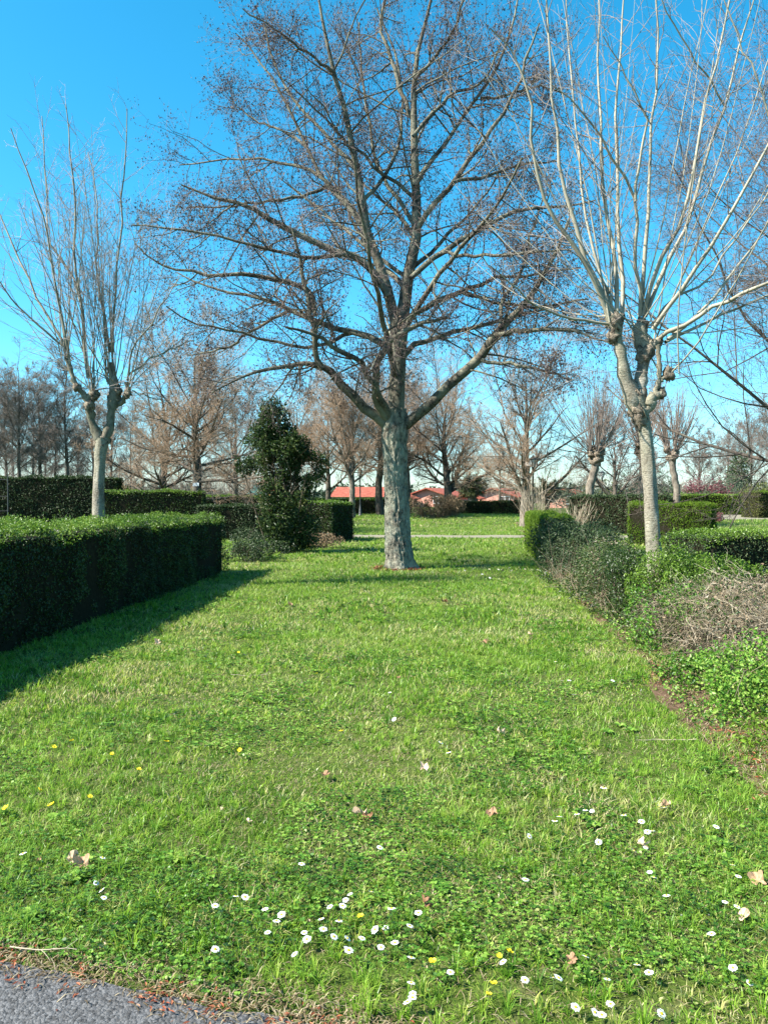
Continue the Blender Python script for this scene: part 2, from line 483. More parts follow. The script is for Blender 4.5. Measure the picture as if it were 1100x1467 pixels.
sheet('path', M['gravel'], lambda x: path_c(x) - 1.1 + .25 * fbm2(x * 1.5, 0, 4), lambda x: path_c(x) + .95 + .25 * fbm2(x * 1.5, 5, 4), (-30, 40), 260, 12, .015)
sheet('gravel_yard', M['gravel'], lambda x: 49 + .5 * fbm2(x, 0, 4), lambda x: 60 + .5 * fbm2(x, 5, 4), (21.5, 48), 60, 16, .02)
# border of the lawn on the right: bare reddish soil
def edge_r(y):
    return np.interp(y, [3.0, 4.5, 5.5, 7.2, 10.7, 14.7, 26.9], [1.95, 2.10, 2.22, 2.52, 2.98, 3.42, 4.4])
def soil_w(y):
    return np.interp(y, [3, 4.4, 5, 5.6, 6.6, 7.2, 8.5, 9.4, 10.6, 13, 20], [.02, .03, .06, .16, .16, .04, .03, .14, .14, .06, .06])
yy = np.linspace(3.2, 18, 260); tt = np.linspace(0, 1, 7)
lo = edge_r(yy) - soil_w(yy) * (.5 + fbm2(yy * 3, 1, 21)); hi = edge_r(yy) + np.interp(yy, [3.2, 4.6, 6, 8], [.12, .2, .7, 1.0])
Xv = lo[:, None] + (hi - lo)[:, None] * tt[None]; Yv = np.repeat(yy[:, None], 7, 1)
V = np.stack([Xv, Yv, gz(Xv, Yv) + .006], -1).reshape(-1, 3)
i, j = np.meshgrid(np.arange(259), np.arange(6), indexing='ij'); b = (i * 7 + j).ravel()
a = Acc(); a.add(V, q=np.stack([b, b + 1, b + 8, b + 7], 1))
tag(a.build('soil_border', M['soil']), kind='structure')

# footprints where no grass grows: (x0,y0,x1,y1,half width)
FOOT = []
def in_foot(x, y, pad=0.0):
    m = np.zeros(len(x), bool)
    for (x0, y0, x1, y1, hw) in FOOT:
        dx, dy = x1 - x0, y1 - y0; L2 = dx * dx + dy * dy
        t = np.clip(((x - x0) * dx + (y - y0) * dy) / L2, 0, 1)
        m |= np.hypot(x - x0 - t * dx, y - y0 - t * dy) < hw + pad
    return m

# ------------------------------------------------------------------ hedges
def hedge(name, label, cat, p0, p1, wd, h, leaf, mat, dens=1.0, rough=.05, seed=1, topmat=None, aspect=.55, zb=None, hvar=.06, group=None, faces='all', coreinset=.07, upt=.4, gaps=0.0, tintfn=None):
    rng = RS(seed)
    p0 = np.array(p0, float); p1 = np.array(p1, float)
    L = np.linalg.norm(p1 - p0); d = (p1 - p0) / L; nrm = np.array([-d[1], d[0]])
    mid = (p0 + p1) / 2
    z0 = float(gz(mid[0], mid[1])) if zb is None else zb
    FOOT.append((p0[0], p0[1], p1[0], p1[1], wd / 2 - .05))
    root = thing(name, label, cat, (mid[0], mid[1], z0), group)
    def surf(u, v, part):     # part: 0 top, 1 +side, 2 -side, 3 end0, 4 end1 ; returns pos, normal
        hh = h + hvar * (fbm2(u * 1.3, 0, seed) - .5) * 2
        N = len(u)
        q = np.zeros((N, 3)); nn = np.zeros((N, 3))
        if part == 0:
            q[:, 0], q[:, 1], q[:, 2] = u, (v - .5) * wd, hh; nn[:, 2] = 1
        elif part in (1, 2):
            s = 1 if part == 1 else -1
            belly = .5 * wd * (1 - .10 * (v - .35))
            q[:, 0], q[:, 1], q[:, 2] = u, s * belly, v * hh; nn[:, 1] = s
        else:
            e = 0 if part == 3 else L
            q[:, 0] = e; q[:, 1] = (u - .5) * wd; q[:, 2] = v * (h + hvar * (fbm2(np.full(N, e) * 1.3, 0, seed) - .5) * 2)
            nn[:, 0] = -1 if part == 3 else 1
        # rounded top edges and lumps
        lump = (vn3(q + seed * 3.1, 1.6, seed) - .5) * rough * 2 + (vn3(q + seed, 5, seed) - .5) * rough
        q += nn * lump[:, None]
        over = np.clip(q[:, 2] - (h - .12), 0, None)
        if part == 0:
            e = np.clip(np.abs(q[:, 1]) - (wd / 2 - .15), 0, None); q[:, 2] -= e * .45
        else:
            q[:, :2] -= nn[:, :2] * (over * .45)[:, None]
        P = np.zeros((N, 3)); P[:, :2] = p0 + q[:, :1] * d + q[:, 1:2] * nrm; P[:, 2] = q[:, 2] + z0
        Q = np.zeros((N, 3)); Q[:, :2] = nn[:, :1] * d + nn[:, 1:2] * nrm; Q[:, 2] = nn[:, 2]
        return P, Q
    # core
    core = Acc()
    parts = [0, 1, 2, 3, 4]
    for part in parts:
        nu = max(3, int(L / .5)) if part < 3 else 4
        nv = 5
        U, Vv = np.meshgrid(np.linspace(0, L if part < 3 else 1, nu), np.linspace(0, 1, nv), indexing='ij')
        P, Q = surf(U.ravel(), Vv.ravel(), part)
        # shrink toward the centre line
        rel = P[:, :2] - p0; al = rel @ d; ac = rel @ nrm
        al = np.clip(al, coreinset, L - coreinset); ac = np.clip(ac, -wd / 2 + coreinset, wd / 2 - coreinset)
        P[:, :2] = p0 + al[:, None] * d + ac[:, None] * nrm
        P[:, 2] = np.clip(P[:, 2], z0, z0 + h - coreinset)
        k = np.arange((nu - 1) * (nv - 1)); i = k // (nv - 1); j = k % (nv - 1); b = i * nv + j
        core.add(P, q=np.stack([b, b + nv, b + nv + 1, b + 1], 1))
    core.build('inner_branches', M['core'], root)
    acc = Acc(); tacc = Acc()
    for part in parts:
        area = {0: L * wd, 1: L * h, 2: L * h, 3: wd * h, 4: wd * h}[part]
        n = int(area / (leaf * leaf * aspect) * 1.9 * dens)
        if faces == 'front' and part == 1 and nrm[1] > 0: n //= 4
        if faces == 'front' and part == 2 and nrm[1] < 0: n //= 4
        u = rng.uniform(0, L if part < 3 else 1, n); v = rng.uniform(0, 1, n)
        P, Q = surf(u, v, part)
        P -= Q * (rng.uniform(0, 1, n) ** 1.5 * (coreinset + .03))[:, None]
        if gaps:
            keep = vn3(P, 3.0, seed + 5) > gaps
            P, Q = P[keep], Q[keep]; n = len(P)
        tn = np.clip(vn3(P, 1.2, seed + 9) * .5 + rng.uniform(0, 1, n) * .6 - .05, 0, 1)
        if tintfn: tn = tintfn(P, rng, tn)
        td = np.array([0, 0, 1.0]) + Q * .3
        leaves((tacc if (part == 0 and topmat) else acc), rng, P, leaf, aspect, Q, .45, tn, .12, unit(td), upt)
    # a few shoots standing above the top
    n = int(L * wd * 10 / max(leaf / .03, 1) ** 2)
    if n:
        u = rng.uniform(0, L, n); P, Q = surf(u, rng.uniform(0.02, .98, n), 0)
        k = 7
        PP = np.repeat(P, k, 0); PP[:, 2] += np.tile(np.linspace(0, 1, k), n) * np.repeat(rng.uniform(.03, .11, n), k) * max(1, leaf / .05)
        PP[:, :2] += rng.normal(0, .008, (n * k, 2))
        leaves((tacc if topmat else acc), rng, PP, leaf * .8, aspect, None, 0, None, .1, np.array([0, 0, 1.]), .5)
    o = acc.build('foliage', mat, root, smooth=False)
    if topmat: tacc.build('sunlit_top_leaves', topmat, root, smooth=False)  # top leaves and shoots, mostly a lighter green that carries the sunlight
    return root

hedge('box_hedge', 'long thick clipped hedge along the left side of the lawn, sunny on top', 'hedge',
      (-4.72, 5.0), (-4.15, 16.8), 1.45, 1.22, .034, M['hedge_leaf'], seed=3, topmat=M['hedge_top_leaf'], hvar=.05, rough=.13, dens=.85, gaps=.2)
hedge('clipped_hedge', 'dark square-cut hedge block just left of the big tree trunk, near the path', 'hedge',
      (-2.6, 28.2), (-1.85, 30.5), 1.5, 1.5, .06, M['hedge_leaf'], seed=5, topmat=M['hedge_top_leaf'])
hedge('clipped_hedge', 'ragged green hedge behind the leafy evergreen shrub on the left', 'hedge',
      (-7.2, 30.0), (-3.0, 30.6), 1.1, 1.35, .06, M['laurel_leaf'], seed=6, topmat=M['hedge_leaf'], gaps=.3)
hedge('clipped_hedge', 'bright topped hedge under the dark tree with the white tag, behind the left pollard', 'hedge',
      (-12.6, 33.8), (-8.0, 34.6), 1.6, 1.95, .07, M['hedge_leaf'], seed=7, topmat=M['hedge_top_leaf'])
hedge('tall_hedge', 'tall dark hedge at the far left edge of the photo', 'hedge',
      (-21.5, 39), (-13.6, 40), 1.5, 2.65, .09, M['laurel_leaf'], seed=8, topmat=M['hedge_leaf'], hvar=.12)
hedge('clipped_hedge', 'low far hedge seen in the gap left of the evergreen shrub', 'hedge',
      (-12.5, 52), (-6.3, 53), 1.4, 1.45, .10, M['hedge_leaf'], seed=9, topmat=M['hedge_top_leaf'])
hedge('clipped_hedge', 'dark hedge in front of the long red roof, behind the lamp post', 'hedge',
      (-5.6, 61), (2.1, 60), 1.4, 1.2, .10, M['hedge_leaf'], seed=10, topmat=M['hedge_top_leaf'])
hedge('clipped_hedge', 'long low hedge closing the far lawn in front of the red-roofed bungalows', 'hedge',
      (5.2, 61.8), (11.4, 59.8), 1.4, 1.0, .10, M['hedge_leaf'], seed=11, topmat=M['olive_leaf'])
hedge('laurel_hedge', 'dark glossy laurel hedge beyond the path, left of the leaning pale trunk', 'hedge',
      (8.8, 36.2), (12.6, 34.2), 1.4, 1.72, .085, M['laurel_leaf'], seed=12, dens=1.1, rough=.08)
hedge('cypress_hedge', 'bright green upright cypress hedge just right of the leaning pale trunk', 'hedge',
      (8.75, 27.3), (10.9, 25.7), 1.2, 1.42, .06, M['cypress_leaf'], seed=13, aspect=.35, upt=.75, rough=.08)
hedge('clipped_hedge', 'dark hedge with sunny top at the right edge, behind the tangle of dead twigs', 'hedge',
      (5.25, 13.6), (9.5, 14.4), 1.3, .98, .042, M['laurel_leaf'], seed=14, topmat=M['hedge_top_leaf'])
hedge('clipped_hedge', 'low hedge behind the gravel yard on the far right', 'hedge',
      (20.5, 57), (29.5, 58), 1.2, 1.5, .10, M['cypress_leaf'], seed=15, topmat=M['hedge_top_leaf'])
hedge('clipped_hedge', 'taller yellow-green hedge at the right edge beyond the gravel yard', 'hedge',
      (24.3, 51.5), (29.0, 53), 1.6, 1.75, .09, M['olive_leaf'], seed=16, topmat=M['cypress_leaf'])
hedge('cypress_hedge', 'bright clipped hedge end at the far right corner of the lawn', 'hedge',
      (4.95, 24.6), (4.35, 19.6), .95, 1.15, .045, M['cypress_leaf'], seed=17, aspect=.4, upt=.6, rough=.06)
FOOT.append((3.4, 50, 6, 50, .8))

# ------------------------------------------------------------------ free bushes
def bush(name, label, cat, base, blobs, n, leaf, mat, seed, aspect=.5, stems=10, stem_r=.012, gap=.42, gf=2.2, droop=.15, upb=.2, group=None, core=False, stemmat=None, foot=None):
    """blobs: list of (dx, dy, z, rx, ry, rz) relative to base"""
    rng = RS(seed)
    base = np.array(base, float)
    root = thing(name, label, cat, base, group)
    if foot: FOOT.append((base[0] - .01, base[1], base[0] + .01, base[1], foot))
    bl = np.array(blobs, float)
    vol = bl[:, 3] * bl[:, 4] * bl[:, 5]
    ch = rng.choice(len(bl), int(n * 1.6), p=vol / vol.sum())
    q = unit(rng.normal(0, 1, (len(ch), 3))) * (rng.uniform(0, 1, (len(ch), 1)) ** .28)
    P = base + bl[ch, :3] + q * bl[ch, 3:6] * (1 + .25 * (vn3(q * 2 + ch[:, None], 1.3, seed)[:, None] - .5) * 2)
    keep = (vn3(P, gf, seed) > gap) & (P[:, 2] > base[2] + .02)
    P = P[keep][:n]
    nn = unit(q[keep][:n] + np.array([0, 0, .3]))
    acc = Acc()
    leaves(acc, rng, P, leaf, aspect, nn, .4, np.clip(vn3(P, 1.5, seed + 3) * .5 + rng.uniform(0, 1, len(P)) * .6 - .05, 0, 1), droop, np.array([0, 0, 1.]), upb)
    acc.build('foliage', mat, root, smooth=False)
    st = Acc()
    for k in range(stems):
        b = bl[k % len(bl)]
        e = base + b[:3] + rng.normal(0, .35, 3) * b[3:6]
        s = base + np.array([rng.normal(0, .08), rng.normal(0, .08), 0]) + np.array([b[0] * .3, b[1] * .3, -.03])
        m = (s + e) / 2 + rng.normal(0, .08, 3); m[2] += .1
        pts = resample([s, m, e], 7)
        tubes(st, pts, np.linspace(stem_r, stem_r * .3, 7), 5)
        Pc, Rc = spawn(rng, pts[None], np.linspace(stem_r, stem_r * .3, 7)[None], 8, .3, (25, 60), (.3, .6), .6, 4, .1, .2, rmin=.003)
        tubes(st, Pc, Rc, 3)
    st.build('stems', stemmat or M['stem'], root)
    return root

# tall evergreen shrub left of the big tree (D about 23)
b0 = G(408, 792)
def rel(px, py, rx, rz, D=b0[1], ry=None, dy=0.0):
    p = W(px, py, D)
    return (p[0] - b0[0], dy, p[2] - b0[2], rx / F * D, (ry or rx) / F * D, rz / F * D)
bush('evergreen_shrub', 'tall bushy dark green evergreen shrub left of the big tree', 'shrub', b0,
     [rel(392, 608, 24, 36), rel(405, 650, 38, 40), rel(365, 650, 24, 26, dy=.3), rel(410, 700, 40, 40), rel(408, 745, 34, 42),
      rel(448, 672, 24, 26, dy=-.2), rel(425, 640, 22, 30), rel(388, 590, 16, 18), rel(350, 664, 16, 22), rel(415, 778, 30, 20), rel(386, 745, 18, 30), rel(440, 760, 20, 30), rel(385, 580, 10, 14), rel(378, 625, 20, 24, dy=-.3), rel(460, 668, 14, 14)], 21000, .12, M['shrub_leaf'], 31, aspect=.36, stems=20, stem_r=.03, gap=.37, gf=2.0, foot=.6)
bl = G(362, 805)
bush('low_shrub', 'small dark straggly shrub at the end of the long left hedge', 'shrub', bl,
     [(0, 0, .3, .55, .6, .3), (-.3, .8, .45, .5, .6, .4), (.35, .9, .25, .5, .5, .25), (-.5, .2, .2, .4, .5, .25)], 5000, .055, M['laurel_leaf'], 32, gap=.38, gf=3, foot=.55)
bl = G(352, 770)
bush('low_shrub', 'thin ragged shrub between the left hedge and the evergreen shrub', 'shrub', bl,
     [(0, 0, .45, .5, .5, .45), (.35, 0, .3, .35, .4, .3)], 2200, .07, M['laurel_leaf'], 33, gap=.45, foot=.5)
bl = G(462, 785)
bush('low_shrub', 'brownish twiggy undergrowth at the foot of the evergreen shrub', 'shrub', bl,
     [(0, 0, .25, .7, .6, .26), (-.7, .2, .3, .5, .5, .3)], 1700, .07, M['dry_leaf'], 34, gap=.45, stems=24, stemmat=M['deadtwig'], foot=.4)
# right side, far to near
bush('bush', 'dark untrimmed bush just in front of the bright clipped hedge end', 'bush', (4.1, 17.2, 0),
     [(0, 0, .62, .6, 1.3, .55), (-.1, 1.6, .62, .5, 1.0, .52), (.35, -1.2, .55, .6, 1.0, .5), (-.35, -.4, .3, .4, 1.0, .32), (.7, .3, .75, .5, 1.2, .35), (-.3, -1.9, .35, .4, .8, .38)], 12500, .062, M['laurel_leaf'], 35, gap=.34, gf=3, stems=26, stemmat=M['deadtwig'], foot=.6)
bush('bush', 'mixed green and browned ivy-covered hedge stretch in the middle of the right border', 'bush', (3.75, 13.1, 0),
     [(0, 0, .38, .5, 1.3, .42), (-.3, -1.0, .32, .38, .9, .36), (.35, 1.0, .42, .55, .9, .45), (-.1, -1.9, .36, .4, .8, .38), (.5, -1.5, .36, .4, .8, .36)], 12500, .046, M['ivy_leaf'], 36, gap=.36, gf=3.5, stems=46, stemmat=M['deadtwig'], foot=.5)
bush('ivy', 'low ivy skirt along the lawn edge under the middle of the right border', 'ivy', (3.15, 12.2, 0),
     [(0, 0, .12, .3, 2.6, .16), (.15, 2.4, .12, .35, 1.5, .18), (-.15, -2.2, .12, .28, 1.3, .16)], 4500, .042, M['hedge_leaf'], 361, gap=.42, gf=4, stems=30, stem_r=.005, stemmat=M['deadtwig'])
bush('bush', 'small upright bright green bush left of the leaning pale trunk', 'bush', (3.22, 10.4, 0),
     [(0, 0, .72, .24, .45, .28), (-.02, 0, .4, .24, .5, .38), (.0, -.1, .2, .24, .5, .2), (.15, .5, .6, .3, .5, .3), (.1, -.5, .45, .2, .4, .35)], 6500, .036, M['hedge_leaf'], 37, gap=.30, gf=4, upb=.5, foot=.25)
bush('bush', 'bright green leafy bush round the foot of the leaning pale trunk', 'bush', (3.95, 9.9, 0),
     [(-.55, -.4, .76, .28, .18, .42), (-.62, -.45, .9, .14, .12, .2), (-.38, -.5, .86, .14, .12, .22), (-.5, -.7, .4, .22, .2, .38), (-.1, -.55, .5, .4, .2, .35), (-.75, -.2, .45, .2, .2, .3), (-.1, 0, .70, .35, .35, .25), (.3, .1, .68, .4, .35, .2), (-.32, -.25, .5, .22, .22, .42), (-.3, -.3, .2, .2, .25, .2), (.75, .2, .6, .3, .3, .15)], 11500, .036, M['hedge_top_leaf'], 38, gap=.34, gf=4, upb=.5, foot=.3)
bush('bramble', 'low green bramble patch spilling onto the lawn edge below the dead twigs', 'bramble', (2.75, 6.15, 0),
     [(0, 0, .2, .42, .5, .2), (-.25, -.35, .12, .25, .4, .12), (.35, .1, .3, .4, .4, .25), (-.2, .55, .12, .2, .3, .14)], 6500, .030, M['clover'], 39, aspect=.75, gap=.42, gf=5, stems=18, stem_r=.004, upb=.0, stemmat=M['deadtwig'])
bush('bramble', 'thin green stems climbing the near end of the dead twig tangle', 'bramble', (2.75, 8.3, 0),
     [(0, 0, .35, .12, .4, .35), (-.1, -.5, .2, .12, .3, .2), (.5, -.2, .5, .4, .5, .2)], 2200, .036, M['clover'], 40, aspect=.7, gap=.45, gf=5, stems=12, stem_r=.005)
bush('bramble', 'yellow-green leafy sprigs among dead leaves at the right edge, nearest the camera', 'bramble', (2.5, 4.75, 0),
     [(0, 0, .10, .28, .45, .12), (.4, .4, .18, .35, .45, .18)], 1300, .034, M['cypress_leaf'], 41, aspect=.6, gap=.45, gf=6, stems=16, stem_r=.003, stemmat=M['deadtwig'])

# tangle of dead twigs
rng = RS(50)
root = thing('dead_bush', 'tangled heap of dry pale twigs over the right-hand border', 'dead bush', (3.7, 7.75, 0))
acc = Acc()
N = 4200
sx = rng.uniform(-.75, .95, N); sy = rng.uniform(-1.6, 1.2, N)
hh = .82 * np.clip(1 - (sx / 1.05) ** 4, 0, 1) * np.clip(1 - (np.abs(sy) / 1.75) ** 3, .2, 1) * (.6 + .5 * fbm2(sx * 2, sy * 2, 8))
st = np.stack([3.7 + sx, 7.75 + sy, hh * rng.uniform(.02, 1, N) ** .6], 1)
dd = unit(rng.normal(0, 1, (N, 3)) * np.array([1, 1, .45]) + np.array([-.3, 0, -.1]))
P, R = grow(rng, st, dd, rng.uniform(.12, .5, N), rng.uniform(.0012, .0032, N), 6, -.07, .36, .4)
P[:, :, 2] = np.maximum(P[:, :, 2], .01)
tubes(acc, P, R, 3, rng.uniform(0, 1, N))
P2, R2 = spawn(rng, P, R, 2, .2, (25, 60), (.3, .6), .7, 4, 0, .3, rmin=.0015)
tubes(acc, P2, R2, 3, np.clip(rng.uniform(0, 1, len(P2)), 0, 1))
acc.build('twigs', M['deadtwig'], root, smooth=False)
acc = Acc()
q = st[rng.choice(N, 4000)] + rng.normal(0, .05, (4000, 3)); q[:, 2] = np.maximum(q[:, 2], .02)
leaves(acc, rng, q, .035, .6)
acc.build('dead_leaves', M['dry_leaf'], root, smooth=False)
acc = Acc()
q = st[rng.choice(N, 9000)] + rng.normal(0, .08, (9000, 3)); q[:, 2] = np.maximum(q[:, 2], .02)
k = vn3(q, 2.4, 4) > .36
leaves(acc, rng, q[k], .035, .65)
acc.build('green_leaves', M['ivy_leaf'], root, smooth=False)
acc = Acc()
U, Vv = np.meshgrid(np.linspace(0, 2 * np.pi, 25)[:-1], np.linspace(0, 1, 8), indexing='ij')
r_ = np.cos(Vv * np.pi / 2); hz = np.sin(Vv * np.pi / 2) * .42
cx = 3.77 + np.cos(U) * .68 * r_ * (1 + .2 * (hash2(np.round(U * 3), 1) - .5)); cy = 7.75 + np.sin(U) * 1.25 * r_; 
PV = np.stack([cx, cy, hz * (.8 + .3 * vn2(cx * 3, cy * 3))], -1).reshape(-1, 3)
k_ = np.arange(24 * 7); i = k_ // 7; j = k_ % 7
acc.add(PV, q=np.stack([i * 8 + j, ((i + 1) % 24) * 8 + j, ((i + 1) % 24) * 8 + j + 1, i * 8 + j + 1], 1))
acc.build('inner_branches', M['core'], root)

# fan of pale bare stalks behind the clipped hedge end
def stalks(label, base, n, H, spread, seed):
    rng = RS(seed)
    root = thing('dry_stalks', label, 'dry plant', base)
    st = np.repeat(np.array([base]), n, 0) + rng.normal(0, .15, (n, 3)) * [1, 1, 0]
    d = np.stack([rng.normal(0, spread, n), rng.normal(0, spread * .6, n), np.ones(n)], 1)
    P, R = grow(rng, st, d, rng.uniform(.6, 1, n) * H, rng.uniform(.008, .018, n), 7, .02, .08, .4)
    acc = Acc(); tubes(acc, P, R, 4, rng.uniform(.4, 1, n))
    P2, R2 = spawn(rng, P, R, 3, .3, (20, 45), (.25, .5), .6, 4, .05, .1, rmin=.006)
    tubes(acc, P2, R2, 3, rng.uniform(.3, 1, len(P2)))
    acc.build('stalks', M['deadtwig'], root)
    acc = Acc(); q = P[:, :4].reshape(-1, 3); q = q[rng.choice(len(q), 500)] + rng.normal(0, .15, (500, 3)); q[:, 2] = np.abs(q[:, 2] - base[2]) + base[2]
    leaves(acc, rng, q, .12, .25, tipdir=np.array([0, 0, -1.]))
    acc.build('dry_leaves', M['dry_leaf'], root, smooth=False)
stalks('fan of pale dry stalks rising behind the bright clipped hedge end', (5.35, 27.2, 0), 34, 2.5, .22, 61)
stalks('leaning pale dry stalks beside the dark laurel hedge', (7.3, 29.4, 0), 40, 1.7, .35, 62)
bush('dry_bush', 'brownish shaggy bush behind the big trunk at the left end of the far hedge', 'bush', (3.2, 52, float(gz(3.2, 52))),
     [(-1.0, 0, .7, .9, .9, .8), (.2, 0, .75, 1, .9, .85), (1.3, .5, .8, 1, .9, .8)], 5500, .14, M['dry_leaf'], 63, aspect=.3, gap=.35, gf=1.5, stems=50, stem_r=.03, stemmat=M['deadtwig'], foot=1.2)

# ------------------------------------------------------------------ the big tree
D0 = 17.6
base = np.array([(571 - 550) / F * D0, D0, float(gz(.33, D0))])
TREE = thing('alder_tree', 'big wide-branched leafless tree with rough lichened trunk in the middle of the lawn', 'tree', base)
rng = RS(100)
def px(pts, dy=0.0, dy0=0.0):          # (px, py, width px) along a limb; depth runs from dy0 to dy
    n = len(pts); out = []
    for k, p in enumerate(pts):
        t = k / (n - 1)
        D = D0 + dy0 + (dy - dy0) * t
        q = W(p[0], p[1], D)
        out.append([*q, p[2] / F * D0 / 2])
    return np.array(out)
# trunk with real furrows
tr = px([(573, 818, 40), (572, 800, 37), (570, 770, 35), (569, 730, 33), (567, 690, 31), (566, 650, 31), (566, 622, 35), (567, 604, 33), (567, 585, 27)])
tr[:, 2] -= tr[0, 2] - base[2] + .05
RT = resample(tr, 150)
ns = 96
th = np.arange(ns) / ns * 2 * np.pi
zz = RT[:, 2:3]; TH = th[None, :] + (zz - 0) * .35
rr = RT[:, 3:4] * np.ones((1, ns))
flare = np.exp(-(zz - base[2]) / .16) * (.07 + .06 * np.cos(5 * TH + 1) + .04 * np.cos(3 * TH))
def cyl(f1, f2, s):
    cx_, cy_ = np.cos(TH) * f1, np.sin(TH) * f1
    p = np.stack([cx_.ravel(), cy_.ravel(), (zz * f2 * np.ones((1, ns))).ravel()], 1)
    return vn3(p, 1.0, s).reshape(cx_.shape)
ridge = 1 - np.abs(cyl(6.5, 4.2, 2) * 2 - 1); ridge2 = 1 - np.abs(cyl(12, 9, 5) * 2 - 1)
rr = rr + flare + .048 * (ridge - .6) + .03 * (ridge2 - .6) + .05 * (cyl(1.1, 1.2, 7) - .5)
TV = np.stack([RT[:, 0:1] + np.cos(th)[None] * rr, RT[:, 1:2] + np.sin(th)[None] * rr, zz + 0 * rr], -1).reshape(-1, 3)
k_ = np.arange(149 * ns); i = k_ // ns; j = k_ % ns
ta = Acc(); ta.add(TV, q=np.stack([i * ns + j, i * ns + (j + 1) % ns, (i + 1) * ns + (j + 1) % ns, (i + 1) * ns + j], 1))
